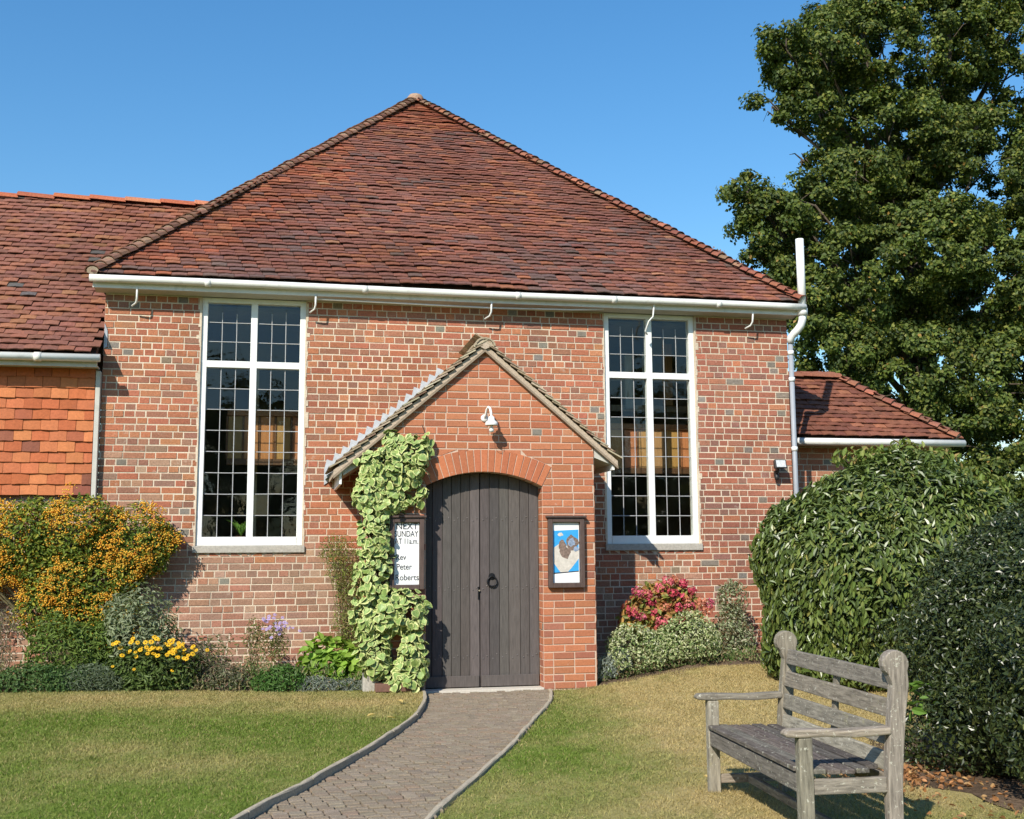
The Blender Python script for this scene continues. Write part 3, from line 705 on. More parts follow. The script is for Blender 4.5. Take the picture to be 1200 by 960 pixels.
# ================================================================== LEFT WING
wing = thing('tile_hung_wing', (-6, 2, 0), 'lower wing left of the hall with orange hung tiles above brick', 'building')
WX0, WX1, WY = -9.0, -4.035, -.035
MB().box((WX0, WY+.02, -.2), (WX1, .28, 3.40)).obj('wall', M['mortar'], wing)
MB().box((WX0, .282, -.2), (WX0+.2, 4.8, 3.40)).obj('wall', M['mortar'], wing)
P = Pieces(); brick_wall(P, (0, WY+.02, 0), (1, 0, 0), (0, -1, 0), (-.05, 2.06), (WX0, WX1+.03), [], LOW_PAL)
P.done('brick', 'brickwork', wing, M['brick_obj'], M['brick_attr'], 60, lambda x, y: x > 45 and y < 800, minpx=7)
P = Pieces()
for k in range(10): P.variant(k, *tile_mesh(.172, .16, .013, .003, .010))
z = 2.03; row = 0
while z < 3.38:
    x = WX1+(.076 if row % 2 else -.012)
    if row % 2: wfirst = True
    while x > WX0+.1:
        up = nz((rnd.uniform(-.01, .01), .05+rnd.uniform(-.02, .02), 1)); ax = nz((1, rnd.uniform(-.02, .02), 0)); nn = np.cross(ax, up)
        c = pick([(5, (.44, .135, .055)), (3, (.40, .11, .042)), (2, (.50, .17, .065)), (.9, (.22, .075, .045)), (.7, (.33, .09, .045))], j=.12)
        kx = 1.0
        if x > WX1: kx = .55; 
        P.put(rnd.randrange(10), frame(((WX1-.062) if x > WX1 else x-.088, WY-.026+rnd.uniform(-.004, .002), z+rnd.uniform(-.004, .004)), ax*kx, up, nn), c, .16)
        x -= .176
    z += .114; row += 1
hk = Pieces(); hk.var = P.var
P.done('hung_tile', 'hung_tiles', wing, M['hung_obj'], M['hung_attr'], 300)
MB().box((WX1-.008, WY-.052, 1.98), (WX1+.040, .004, 3.36)).obj('corner_board', M['soffit'], wing, bevel=.004)
# roof of the wing
WE_Y, WE_Z, WR_Y, WR_Z = -.29, 3.50, 2.45, 6.02
u = nz((0, WR_Y-WE_Y, WR_Z-WE_Z)); n_ = np.cross((1, 0, 0), u); LW = math.hypot(WR_Y-WE_Y, WR_Z-WE_Z)
def wing_x(s):
    z = WE_Z+u[2]*s; return max(-4.01, -EX+(z-EZ)/1.03)
m = MB(); ns = 16; V = []; F = []
for i in range(ns+1):
    s = LW*i/ns; p = np.array([0, WE_Y, WE_Z])+u*s-n_*.02
    V += [(WX0, p[1], p[2]), (wing_x(s)-.02, p[1], p[2]), (wing_x(s)-.02, p[1]+.05, p[2]-.06), (WX0, p[1]+.05, p[2]-.06)]
for i in range(ns):
    a = i*4; F += [(a, a+1, a+5, a+4), (a+3, a+7, a+6, a+2), (a+1, a+2, a+6, a+5), (a, a+4, a+7, a+3)]
F += [(0, 3, 2, 1), (ns*4, ns*4+1, ns*4+2, ns*4+3)]
m.add(V, F)
bk = [(WX0, WR_Y, WR_Z-.06), (-2.6, WR_Y, WR_Z-.06), (-2.6, 5.1, 3.6), (WX0, 5.1, 3.6)]
m.add(bk, [(0, 3, 2, 1)])
wroof = m.obj('roof', M['batten'], wing)
P = Pieces()
def wpal(cx, s):
    return [(3, (.25, .095, .05)), (2, (.19, .07, .04))] if (cx > -4.4 and s > 3.1 and rnd.random() < .6) else WING_PAL
tile_slope(P, (0, WE_Y-.03, WE_Z-.01), (1, 0, 0), u, n_, LW-.03, lambda s: (WX0, wing_x(s)), wpal, seed=4, wav=.014)
P.done('roof_tile', 'roof_tiles', wroof, M['tile_obj'], M['tile_attr'], 300)
P = Pieces(); Q = Pieces()
P.variant(0, *bonnet_mesh(.125, .125, .455, .014, lift=.012)); P.variant(1, *bonnet_mesh(.12, .12, .455, .014, lift=.012))
x = -9.0
while x < -2.7:
    xx = nz((1, 0, rnd.uniform(-.015, .015))); zz = WR_Z+.02+.012*(x+5.7)+.008*math.sin(x*2.2)
    yv = np.array([1., 0, -.02]); yv = nz(yv+np.array([0, 0, rnd.uniform(-.01, .01)])); xv = np.cross(yv, (0, 0, 1)); zv = np.cross(xv, yv)
    P.put(rnd.randrange(2), frame((x, WR_Y, float(zz)), xv, yv, zv), pick([(3, (.42, .13, .06)), (2, (.36, .11, .055)), (1, (.45, .17, .09))]), .4); x += .44
P.done('ridge_tile', 'ridge_tiles', wroof, M['tile_obj'], M['tile_attr'], 40)
MB().box((WX0, -.275, 3.37), (WX1+.03, -.252, 3.48)).obj('fascia', M['soffit'], wing)
MB().box((WX0, -.25, 3.385), (WX1+.02, WY+.018, 3.40)).obj('soffit', M['soffit'], wing)
MB().tube([(WX0, -.325, 3.455), (-6.5, -.325, 3.453), (-3.97, -.325, 3.46)], .042, 12).obj('gutter', M['gutter'], wing, smooth=True)
MB().tube([(-4.62, -.325, 3.457), (-4.55, -.325, 3.457)], .05, 12).obj('gutter_union', M['gutter'], wing, smooth=True)
# lead soaker at the junction
MB().add([(-3.985, -.02, 3.62), (-3.95, -.015, 3.64), (-3.955, -.013, 3.82), (-3.985, -.02, 3.9), (-3.985, .0, 3.62), (-3.95, .0, 3.64), (-3.955, .0, 3.82), (-3.985, .0, 3.9)],
         [(0, 1, 2, 3), (0, 4, 5, 1), (1, 5, 6, 2), (2, 6, 7, 3), (3, 7, 4, 0)]).obj('lead_soaker', M['lead'], wing)

# ================================================================== RIGHT WING
rw = thing('low_side_wing', (5, 1.5, 0), 'low brick side wing right of the hall with small hipped tile roof', 'building')
MB().box((4.03, .72, -.2), (6.36, 2.3, 2.78)).obj('wall', M['mortar'], rw)
P = Pieces(); brick_wall(P, (0, .72, 0), (1, 0, 0), (0, -1, 0), (1.0, 2.77), (4.03, 6.36), [], [(3, (.36, .15, .09)), (2, (.40, .18, .11))])
P.done('brick', 'brickwork', rw, M['brick_obj'], M['brick_attr'], 60, lambda x, y: y > 545)
ey, ez, ry, rz, xe, xrg = .47, 2.84, 1.55, 3.79, 6.56, 5.42
m = MB(); b = -.03
m.add([(4.0, ey, ez+b), (xe, ey, ez+b), (xrg, ry, rz+b), (4.0, ry, rz+b), (xe, 2.63, ez+b), (4.0, 2.63, ez+b)], [(0, 1, 2, 3), (1, 4, 2), (4, 5, 3, 2), (0, 5, 4, 1), (0, 3, 5)])
rr = m.obj('roof', M['batten'], rw)
u = nz((0, ry-ey, rz-ez)); n_ = np.cross((1, 0, 0), u); LR = math.hypot(ry-ey, rz-ez)
P = Pieces(); tile_slope(P, (0, ey-.02, ez-.01), (1, 0, 0), u, n_, LR-.02, lambda s: (4.0, xe+(xrg-xe)*s/LR), [(4, (.20, .075, .045)), (3, (.16, .062, .04)), (1, (.25, .10, .055))], seed=6, wav=.006)
P.done('roof_tile', 'front_roof_tiles', rr, M['tile_obj'], M['tile_attr'], 300)
P = Pieces(); u2 = nz((xrg-xe, 0, rz-ez)); LH = math.hypot(xrg-xe, rz-ez)
tile_slope(P, (xe, 0, ez-.01), (0, 1, 0), u2, np.cross((0, 1, 0), u2), LH-.02, lambda s: (ey+(ry-ey)*s/LH, 2.63+(ry-2.63)*s/LH), ROOF_PAL, seed=7, wav=.006)
P.done('roof_tile', 'side_roof_tiles', rr, M['tile_obj'], M['tile_attr'], 0)
P = Pieces(); Q = Pieces()
hip_run(P, Q, (xe, ey-.02, ez+.01), (xrg, ry, rz+.03), (.6, -.6, 1), [(2, (.27, .10, .06)), (2, (.22, .09, .057)), (1, (.20, .10, .065))], .135)
P.variant(0, *bonnet_mesh(.12, .12, .455, .014, lift=.012))
for x in (4.0, 4.44, 4.88, 5.02): P.put(0, frame((x, ry, rz+.035), (0, -1, 0), (1, 0, 0), (0, 0, 1)), pick([(1, (.25, .10, .06))]), .4)
P.done('ridge_tile', 'ridge_tiles', rr, M['tile_obj'], M['tile_attr'], 40)
Q.done('bedding', 'tile_bedding', rr, M['bedding'], M['bedding'], 0)
MB().box((4.03, .50, 2.74), (6.52, .72, 2.80)).obj('soffit', M['soffit'], rw)
MB().tube([(4.02, .41, 2.77), (6.62, .41, 2.775)], .045, 12).obj('gutter', M['gutter'], rw, smooth=True)

# ================================================================== PORCH
PY = -1.1; PX = 1.18
porch = thing('brick_porch', (0, PY, 0), 'small gabled orange brick porch with arched dark double doors', 'porch')
SP, RISE, HW = 2.09, .15, .615
RI = (HW*HW+RISE*RISE)/(2*RISE); ZC = SP+RISE-RI; RO = RI+.235; TH = math.asin(HW/RI)
ext = (RO*math.sin(TH), ZC+RO*math.cos(TH))
def arch_hole(z):
    if z < SP: return (-HW, HW)
    if z < ext[1]:
        t = (z-SP)/(ext[1]-SP); e = HW+(ext[0]-HW)*t; return (-e, e)
    d = RO*RO-(z-ZC)**2
    return (-math.sqrt(d), math.sqrt(d)) if d > 0 else None
def gable_r(x): return 3.59-.845*abs(x)-.03
def slant(z):
    h = (3.56-z)/.855; h = min(h, PX); return (-h, h)
m = MB()
yb0, yb1 = PY, PY+.22
m.box((-PX, yb0, -.1), (-HW, yb1, SP)); m.box((HW, yb0, -.1), (PX, yb1, SP))
na = 14; top = []
arc = [(RI*math.sin(-TH+2*TH*i/na), ZC+RI*math.cos(-TH+2*TH*i/na)) for i in range(na+1)]
zt = 3.56-.855*PX
poly = [(-PX, SP)]+[(-HW, SP)]+arc[1:-1]+[(HW, SP), (PX, SP), (PX, zt), (0, 3.56), (-PX, zt)]
# split into strips so that each face is convex
def roofline(x): return min(3.56-.855*abs(x), 9)
xs = [-PX]+[a[0] for a in arc]+[PX]
zs = [SP]+[a[1] for a in arc]+[SP]
for i in range(len(xs)-1):
    a, b_ = xs[i], xs[i+1]
    if i == 0 or i == len(xs)-2: z0a = z0b = SP
    else: z0a, z0b = zs[i], zs[i+1]
    pl = [(a, z0a), (b_, z0b), (b_, roofline(b_)), (a, roofline(a))]
    if a < 0 < b_: pl.insert(3, (0, 3.56))
    m.prism(pl, 1, yb0, yb1)
m.box((-PX, yb1+.001, -.1), (-PX+.2, -.001, 2.5)); m.box((PX-.2, yb1+.001, -.1), (PX, -.001, 2.5))
m.obj('wall', M['pmortar'], porch)
P = Pieces()
def ppal(x, z): return PORCH_PAL if (z > 1.9 or rnd.random() < .35+z*.3) else [(3, (.34, .135, .085)), (2, (.38, .15, .085)), (1, (.30, .12, .08))]
brick_wall(P, (0, PY, 0), (1, 0, 0), (0, -1, 0), (0, 3.5), (-PX, PX), [arch_hole], ppal, bond='garden', slant=slant, proud=.005)
P.done('brick', 'brickwork', porch, M['pbrick_obj'], M['pbrick_attr'], 300, lambda x, y: x < 500 and y > 560)
P = Pieces()
brick_wall(P, (-PX, 0, 0), (0, -1, 0), (-1, 0, 0), (0, 2.45), (.0, 1.1), [], ppal, proud=.005)
brick_wall(P, (PX, 0, 0), (0, 1, 0), (1, 0, 0), (0, 2.45), (-1.1, 0), [], ppal, proud=.005)
brick_wall(P, (HW, 0, 0), (0, -1, 0), (-1, 0, 0), (0, 2.08), (.93, 1.1), [], ppal, proud=.003)
brick_wall(P, (-HW, 0, 0), (0, 1, 0), (1, 0, 0), (0, 2.08), (-1.1, -.93), [], ppal, proud=.003)
P.done('brick', 'side_brickwork', porch, M['pbrick_obj'], M['pbrick_attr'], 0)
# gauged arch
nv = 19
for i in range(nv):
    a0 = -TH+2*TH*i/nv+.0035; a1 = -TH+2*TH*(i+1)/nv-.0035; q = []
    pr = .007+rnd.uniform(-.001, .002)
    for r_, a in ((RI, a0), (RI, a1), (RO-.006, a1), (RO-.006, a0)): q.append((r_*math.sin(a), ZC+r_*math.cos(a)))
    ob = MB().prism(q, 1, PY-pr, PY+.215).obj('arch_brick', M['pbrick_obj'], porch, bevel=.002); ob.color = (*pick([(3, (.45, .155, .075)), (2, (.41, .14, .07))]), 1)
# plinth, threshold
MB().box((-PX-.06, PY-.05, -.1), (-PX+.10, PY+.1, .36)).obj('plinth_stone', M['stone'], porch, bevel=.015)
MB().box((-HW, PY-.02, -.06), (HW, PY+.3, .022)).obj('threshold', surf('threshold_stone', color=(.55, .50, .42), rough=.9, vary=.2, scale=50), porch, bevel=.004)
# doors
DY = PY+.17
PLK = [(4, (.088, .075, .069)), (3, (.072, .062, .058)), (2, (.112, .096, .088))]
def archz(x): return ZC+math.sqrt(RI*RI-x*x)
def plank(x0, x1, y, parent):
    pts = [(x0, .03), (x1, .03)]+[(x1-(x1-x0)*k/3, archz(max(-.6, min(.6, x1-(x1-x0)*k/3)))-.006) for k in range(4)]
    o = MB().prism(pts, 1, y, y+.03).obj('plank', M['plank_obj'], parent, bevel=.004); o.color = (*pick(PLK), 1); return o
for lf in (0, 1):
    a, b_ = ((-.612, -.024) if lf == 0 else (-.018, .610))
    d = MB().box((a, DY+.036, .035), (b_, DY+.07, 2.05)).obj('door', M['plank_obj'], porch, label='left leaf of the dark plank double door' if lf == 0 else 'right leaf of the dark plank double door with ring handle'); d.color = (.03, .025, .025, 1)
    e = [a]; 
    for k in range(6): e.append(e[-1]+(b_-a)/6*(1+.0))
    e = [a]+[x+rnd.uniform(-.012, .012) for x in e[1:-1]]+[b_]
    for k in range(6): plank(e[k]+.0022, e[k+1]-.0022, DY+rnd.uniform(0, .004), d)
    o = MB().box((a+.01, DY-.022, .032), (b_-.01, DY-.003, .145)).obj('bottom_rail', M['plank_obj'], d, bevel=.004); o.color = (.10, .085, .078, 1)
    m = MB()
    for z in (.32, 1.02, 1.74):
        for k in range(6):
            for s in (.3, .7):
                x = e[k]+(e[k+1]-e[k])*s; zz = z+rnd.uniform(-.01, .01)+(.03 if s > .5 else 0); m.lathe([(.001, -.004), (.006, -.003), (.008, 0)], (x, DY, zz), axis=1, n=6)
    m.obj('nails', surf('nail_heads', color=(.18, .16, .15), rough=.6, metal=.5), d, kind='stuff')
    if lf == 1:
        # ring handle at px (582,681), escutcheon plate
        hx, hz = .105, 1.13
        MB().lathe([(.001, -.012), (.032, -.010), (.036, 0)], (hx, DY, hz+.025), axis=1, n=12).obj('handle_rose', M['iron'], d)
        m = MB(); m.tube([(hx+.050*math.sin(t), DY-.018-.004*math.cos(t), hz-.028+.050*math.cos(t)*-1) for t in np.linspace(0, 2*math.pi, 22)], .0085, 8, cap=False); m.obj('handle_ring', M['iron'], d, smooth=True)
        MB().tube([(hx, DY-.005, hz+.026), (hx, DY-.028, hz+.022)], .009, 8).obj('handle_boss', M['iron'], d)
    else:
        MB().box((-.045, DY-.007, .92), (-.018-.012, DY+.001, 1.05)).obj('keyhole_plate', M['iron'], d, bevel=.003)
        MB().lathe([(.001, -.010), (.009, -.009), (.010, 0)], (-.03, DY-.007, 1.01), axis=1, n=8).obj('lock_knob', surf('brass_knob', color=(.5, .42, .3), rough=.4, metal=.6), d)
# door frame inside the reveal
MB().box((-HW-.0, DY+.072, .0), (-.57, DY+.1, SP)).obj('door_frame', M['darkwood'], porch)
MB().box((.57, DY+.072, .0), (HW, DY+.1, SP)).obj('door_frame', M['darkwood'], porch)
# porch roof
RX = [(-1.56, 3.60-.865*1.56), (0, 3.60), (1.44, 3.60-.85*1.44)]
m = MB()
for k in (0, 1):
    (xa, za), (xb, zb) = RX[k], RX[k+1]
    m.prism([(xa, za-.07), (xb, zb-.07), (xb, zb-.012), (xa, za-.012)], 1, PY-.035, -.002)
proof = m.obj('roof', M['bedding'], porch)
m = MB()
for k in (0, 1):
    (xa, za), (xb, zb) = RX[k], RX[k+1]
    m.prism([(xa, za-.098), (xb, zb-.098), (xb, zb-.072), (xa, za-.072)], 1, PY-.055, PY+.02)
m.obj('verge_board', surf('verge_undercloak', color=(.26, .20, .14), rough=.9, vary=.3, scale=40), proof)
P = Pieces()
for sgn, (xe_, ze_) in ((-1, RX[0]), (1, RX[2])):
    u = nz((-xe_, 0, 3.60-ze_)); v = np.array([0, 1., 0]) if sgn > 0 else np.array([0, -1., 0]); n_ = np.cross(v, u)
    L = math.hypot(xe_, 3.60-ze_)
    for k in range(8):
        if ('p', k) not in P.var: P.variant(('p', k), *tile_mesh(.168, .185, .015, .003, .030))
    s = -.02; row = 0
    while s < L-.03:
        y0 = PY-.065+rnd.uniform(-.006, .004)
        for i in range(8):
            yc = y0+.084+.172*i-(0 if row % 2 == 0 or i == 0 else .086)
            if yc > -.05: break
            vv = v*(1)
            tl = .04+rnd.uniform(-.012, .015)
            uu = nz(u-n_*tl)
            P.put(('p', rnd.randrange(8)), frame(np.array([xe_, yc, ze_])+u*s+n_*.002, vv, uu, n_), pick([(3, (.33, .25, .17)), (2, (.25, .18, .12)), (1.5, (.40, .33, .24)), (1, (.20, .12, .08))], j=.2), .15)
        s += .098; row += 1
P.done('roof_tile', 'roof_tiles', proof, M['verge_obj'], M['verge_attr'], 300)
V, F = bonnet_mesh(.082, .082, .36, .018, flat=.9, n=9, lift=.008)
for i in range(3):
    me = bpy.data.meshes.new('ridge_tile'); me.from_pydata([tuple(p) for p in V], [], F); me.materials.append(M['verge_obj'])
    o = mobj('ridge_tile', me, proof, Matrix(frame((0, PY-.075+.365*i, 3.61), (1, 0, 0), (0, 1, 0), (0, 0, 1)).tolist())); o.color = (.36, .29, .2, 1)
V, F = plug_mesh(.078, flat=.9, n=9)
me = bpy.data.meshes.new('ridge_plug'); me.from_pydata([tuple(p) for p in V], [], F); me.materials.append(M['bedding'])
mobj('ridge_plug', me, proof, Matrix(frame((0, PY-.066, 3.585), (1, 0, 0), (0, 1, 0), (0, 0, 1)).tolist()))
# eaves boxes
MB().prism([(1.19, 2.40), (1.40, 2.32), (1.40, 2.44), (1.19, 2.60)], 1, PY+.0, -.003).obj('eaves_board', M['soffit'], porch)
MB().box((1.385, PY-.01, 2.27), (1.41, -.004, 2.40)).obj('fascia', M['white'], porch)
MB().prism([(-1.46, 2.19), (-1.19, 2.36), (-1.19, 2.60), (-1.50, 2.30)], 1, PY+.0, -.003).obj('eaves_board', M['soffit'], porch)
MB().box((-1.50, PY-.01, 2.10), (-1.475, -.004, 2.30)).obj('fascia', M['white'], porch)
# stepped lead flashing on the hall wall above the left slope
m = MB(); n = 15
xs_ = np.linspace(-1.60, -.28, n+1); V = []; F = []
for i in range(n):
    a, b_ = xs_[i], xs_[i+1]; zb = lambda x: 3.60+.865*x
    pl = [(a-.012, zb(a)-.06), (b_, zb(b_)-.06), (b_, zb(b_)+.125), (a+.015, zb(b_)+.15), (a-.012, zb(a)+.115)]
    MB().prism(pl, 1, -.018-.001*(i % 2), -.006).obj('lead_flashing', M['lead'], proof)
MB().prism([(-1.60, 3.60-.865*1.60+.0), (-.2, 3.60-.865*.2+.0), (-.2, 3.60-.865*.2+.03), (-1.60, 3.60-.865*1.60+.03)], 1, -.12, -.019).obj('lead_apron', M['lead'], proof)

# ------------------------------------------------------------------ notice boards
def text(parent, body, x, z, size, y, mat, sx=1.):
    cu = bpy.data.curves.new('lettering', 'FONT'); cu.body = body; cu.size = size; cu.extrude = .0004; cu.offset = .0006
    to = bpy.data.objects.new('tmp_text', cu); COL.objects.link(to)
    bpy.context.view_layer.update(); dg = bpy.context.evaluated_depsgraph_get()
    me = bpy.data.meshes.new_from_object(to.evaluated_get(dg)); bpy.data.objects.remove(to)
    me.materials.clear(); me.materials.append(mat)
    mobj('lettering', me, parent, Matrix.Translation(Vector((x, y, z)))@Matrix.Rotation(math.pi/2, 4, 'X')@Matrix.Diagonal((sx, 1, 1, 1)))
def board(x0, x1, z0, z1, label):
    t = thing('notice_board', ((x0+x1)/2, PY-.008, z0), label, 'notice board', 'notice boards either side of the door')
    f = .047; ya, yb = PY-.062, PY-.008; m = MB()
    m.box((x0, ya, z0), (x0+f, yb, z1)); m.box((x1-f, ya, z0), (x1, yb, z1)); m.box((x0+f, ya, z0), (x1-f, yb, z0+f)); m.box((x0+f, ya, z1-f), (x1-f, yb, z1))
    m.obj('frame', M['darkwood'], t, bevel=.005)
    MB().box((x0-.02, ya-.02, z1+.001), (x1+.02, yb, z1+.022)).obj('top_ledge', M['darkwood'], t, bevel=.003)
    MB().box((x0+f, yb-.014, z0+f), (x1-f, yb-.002, z1-f)).obj('back_panel', M['darkwood'], t)
    return t, x0+f, x1-f, z0+f, z1-f, yb-.016
t, a, b_, c, d, y = board(-.985, -.635, 1.035, 1.76, 'dark framed notice board with hand lettered white sheet, beside the ivy')
p = MB().box((a+.003, y-.001, c+.003), (b_-.003, y+.001, d-.003)).obj('notice_sheet', M['paper'], t)
H = d-c
for body, fx, fz, size, sx in (('NEXT', .06, .89, .092, .95), ('SUNDAY', .0, .77, .085, .72), ('AT 11a.m.', .02, .655, .080, .72), ('Rev', .06, .40, .082, .85), ('Peter', .08, .245, .085, .85), ('Roberts', .04, .075, .085, .88)):
    text(p, body, a+fx*(b_-a), c+fz*H, size, y-.0025, M['ink'], sx)
t, a, b_, c, d, y = board(.665, 1.055, 1.035, 1.76, 'dark framed notice board with blue poster, right of the door')
p = MB().box((a+.006, y-.001, c+.004), (b_-.006, y+.001, d-.004)).obj('poster', M['paper'], t)
def pr(pts, mat, k, name):
    q = [(a+u_*(b_-a), c+v_*(d-c)) for u_, v_ in pts]; MB().prism(q, 1, y-.0012-.0006*k, y-.0006*k).obj(name, mat, p)
pr([(.04, .17), (.96, .20), (.96, .88), (.04, .86)], M['blue'], 1, 'blue_print')
pr([(.05, .58), (.30, .66), (.60, .60), (.96, .55), (.96, .40), (.70, .25), (.55, .18), (.28, .18), (.05, .33)], M['cream'], 2, 'cream_print')
def blob(cx, cy, rx, ry, n=11, ph=0): return [(cx+rx*(1+.18*math.sin(3*q+ph))*math.cos(q), cy+ry*(1+.18*math.sin(4*q+ph))*math.sin(q)) for q in [2*math.pi*i/n for i in range(n)]]
pr(blob(.47, .50, .20, .10), M['umber'], 3, 'brown_print'); pr(blob(.36, .62, .14, .09, ph=2), M['umber'], 4, 'brown_print')
pr(blob(.72, .66, .23, .12, ph=1), M['umber'], 5, 'brown_print'); pr(blob(.70, .67, .13, .07, ph=3), M['slate'], 6, 'grey_print')
pr(blob(.30, .80, .10, .03, ph=3), M['cream'], 3, 'cream_print'); pr(blob(.86, .56, .10, .04, ph=2), M['slate'], 7, 'grey_print')
pr([(.04, .15), (.96, .185), (.96, .20), (.04, .17)], M['ink'], 2, 'dark_line')

# ------------------------------------------------------------------ lamp over the door, floodlight
t = thing('wall_lamp', (.05, PY, 2.7), 'white swan neck wall lamp with glass jar above the door', 'lamp')
MB().lathe([(.001, -.02), (.034, -.018), (.04, -.008), (.04, 0)], (.0, PY-.008, 2.80), axis=1, n=16).obj('wall_plate', M['white'], t, smooth=True)
MB().tube([(0, PY-.02, 2.80), (.004, PY-.05, 2.83), (.012, PY-.08, 2.885), (.022, PY-.12, 2.905), (.034, PY-.155, 2.885), (.042, PY-.165, 2.84), (.044, PY-.165, 2.78)], .0125, 10).obj('swan_neck', M['white'], t, smooth=True)
MB().lathe([(.012, .10), (.030, .085), (.036, .05), (.062, .03), (.068, 0), (.064, -.004), (.03, .02)], (.045, PY-.165, 2.71), n=20).obj('shade', M['white'], t, smooth=True)
MB().lathe([(.043, .0), (.046, -.03), (.044, -.08), (.030, -.108), (.001, -.115)], (.045, PY-.165, 2.71), n=16).obj('glass_jar', M['jar'], t, smooth=True)
MB().lathe([(.012, .0), (.014, -.02), (.026, -.045), (.024, -.065), (.001, -.075)], (.045, PY-.165, 2.71), n=12).obj('bulb', M['white'], t, smooth=True)
t = thing('floodlight', (3.77, 0, 2.35), 'small black floodlight with sensor on the right end of the hall wall', 'floodlight')
MB().box((3.745, -.06, 2.30), (3.775, -.008, 2.36)).obj('bracket', M['black'], t)
MB().add([(3.69, -.19, 2.38), (3.84, -.19, 2.38), (3.84, -.16, 2.49), (3.69, -.16, 2.49), (3.71, -.09, 2.38), (3.82, -.09, 2.38), (3.82, -.08, 2.47), (3.71, -.08, 2.47)],
         [(0, 1, 2, 3), (5, 4, 7, 6), (0, 4, 5, 1), (3, 2, 6, 7), (0, 3, 7, 4), (1, 5, 6, 2)]).obj('housing', M['black'], t, bevel=.006)
MB().add([(3.705, -.192, 2.395), (3.825, -.192, 2.395), (3.825, -.1675, 2.478), (3.705, -.1675, 2.478)], [(0, 1, 2, 3)]).obj('front_glass', M['lens'], t)
MB().tube([(3.76, -.04, 2.33), (3.76, -.10, 2.34), (3.76, -.11, 2.40)], .012, 8).obj('arm', M['black'], t)
MB().lathe([(.001, -.05), (.02, -.045), (.028, -.02), (.028, .02), (.001, .03)], (3.76, -.06, 2.29), n=12).obj('sensor', M['black'], t, smooth=True)
# trough at the foot of the ivy
t = thing('trough', (-.98, -1.25, 0), 'low brown trough half hidden under the ivy', 'trough')
MB().box((-1.13, -1.32, .05), (-.78, -1.18, .13)).obj('trough_body', M['trough'], t, bevel=.008)

# ================================================================== BENCH
BO = np.array([.482, -6.05, -.050]); BYW = -.064
ua = np.array([math.cos(BYW), math.sin(BYW), 0]); la = np.array([math.sin(BYW), -math.cos(BYW), 0]); Ln = 1.38
bw = Matrix(frame(BO, ua, la, (0, 0, 1)).tolist())      # local x = front to back, y = towards the camera, z up
bench = bpy.data.objects.new('garden_bench', None); link(bench, None, bw)
tag(bench, 'weathered grey teak garden bench with round topped posts on the right lawn', 'bench')
WOODC = [(3, (.245, .212, .165)), (2, (.20, .175, .138)), (1, (.285, .247, .19))]
def bp(m, name, col=None, bevel=.006):
    V = [bw@Vector(p) for p in m.v]; m.v = [tuple(p) for p in V]
    # left-handed frame: flip the faces
    m.f = [f[::-1] for f in m.f] if bw.to_3x3().determinant() < 0 else m.f
    o = m.obj(name, M['wood_z' if name in ('back_post', 'front_leg', 'back_stile') else 'wood_x' if name in ('armrest', 'seat_rail', 'stretcher') else 'wood_y'], bench, bevel=bevel); o.color = (*(col or pick(WOODC)), 1); return o
def post_profile():
    R_ = .066; cx, cz = .474, .90
    p = [(.405, 0), (.405, .30), (.412, .46), (.438, .70), (.452, .80)]
    for k in range(13):
        a = math.radians(232-k*(232+30)/12.0); p.append((cx+R_*math.cos(a), cz+R_*math.sin(a)))
    p += [(.535, .80), (.512, .66), (.490, .46), (.478, .30), (.474, 0)]
    return p
for yy0 in (0, Ln):
    s = .029
    bp(MB().prism(post_profile(), 1, yy0-s, yy0+s), 'back_post')
    bp(MB().box((-.034, yy0-s, 0), (.034, yy0+s, .565)), 'front_leg')
    arm = [(-.10, .572), (-.105, .590), (-.085, .604), (.0, .606), (.20, .598), (.432, .606), (.432, .570), (.25, .560), (.10, .568), (-.03, .566)]
    bp(MB().prism(arm, 1, yy0-.036, yy0+.036), 'armrest', bevel=.010)
    bp(MB().box((.036, yy0-.018, .30), (.404, yy0+.018, .372)), 'seat_rail')
    bp(MB().box((.036, yy0-.018, .085), (.404, yy0+.018, .135)), 'stretcher')
bp(MB().box((-.030, .034, .305), (.0, Ln-.034, .392)), 'apron', (.16, .14, .12))
bp(MB().box((.41, .034, .31), (.44, Ln-.034, .38)), 'back_rail')
bp(MB().box((.20, .02, .085), (.235, Ln-.02, .13)), 'long_stretcher')
DARKC = [(2, (.13, .11, .095)), (2, (.17, .145, .12)), (1, (.10, .088, .078))]
for i in range(6):
    u0 = -.040+i*.073; zc = .404-.012*math.sin(math.pi*(i+.3)/6.); m = MB()
    ya, yb = (.036, Ln-.036) if i in (0, 5) else (-.025, Ln+.025)
    m.box((u0, ya, zc), (u0+.063, yb, zc+.022)); bp(m, 'seat_slat', pick(DARKC), .004)
for zc, uc in ((.815, .462), (.685, .445), (.555, .430), (.435, .418)):
    hgt = .086; tilt = .014
    pl = [(uc-.004, zc-hgt/2), (uc+.020, zc-hgt/2), (uc+.020+tilt, zc+hgt/2), (uc-.004+tilt, zc+hgt/2)]
    bp(MB().prism(pl, 1, .031, Ln-.031), 'back_slat', pick(WOODC))
bp(MB().prism([(.436, .38), (.462, .38), (.505, .84), (.482, .84)], 1, Ln/2-.025, Ln/2+.025), 'back_stile')

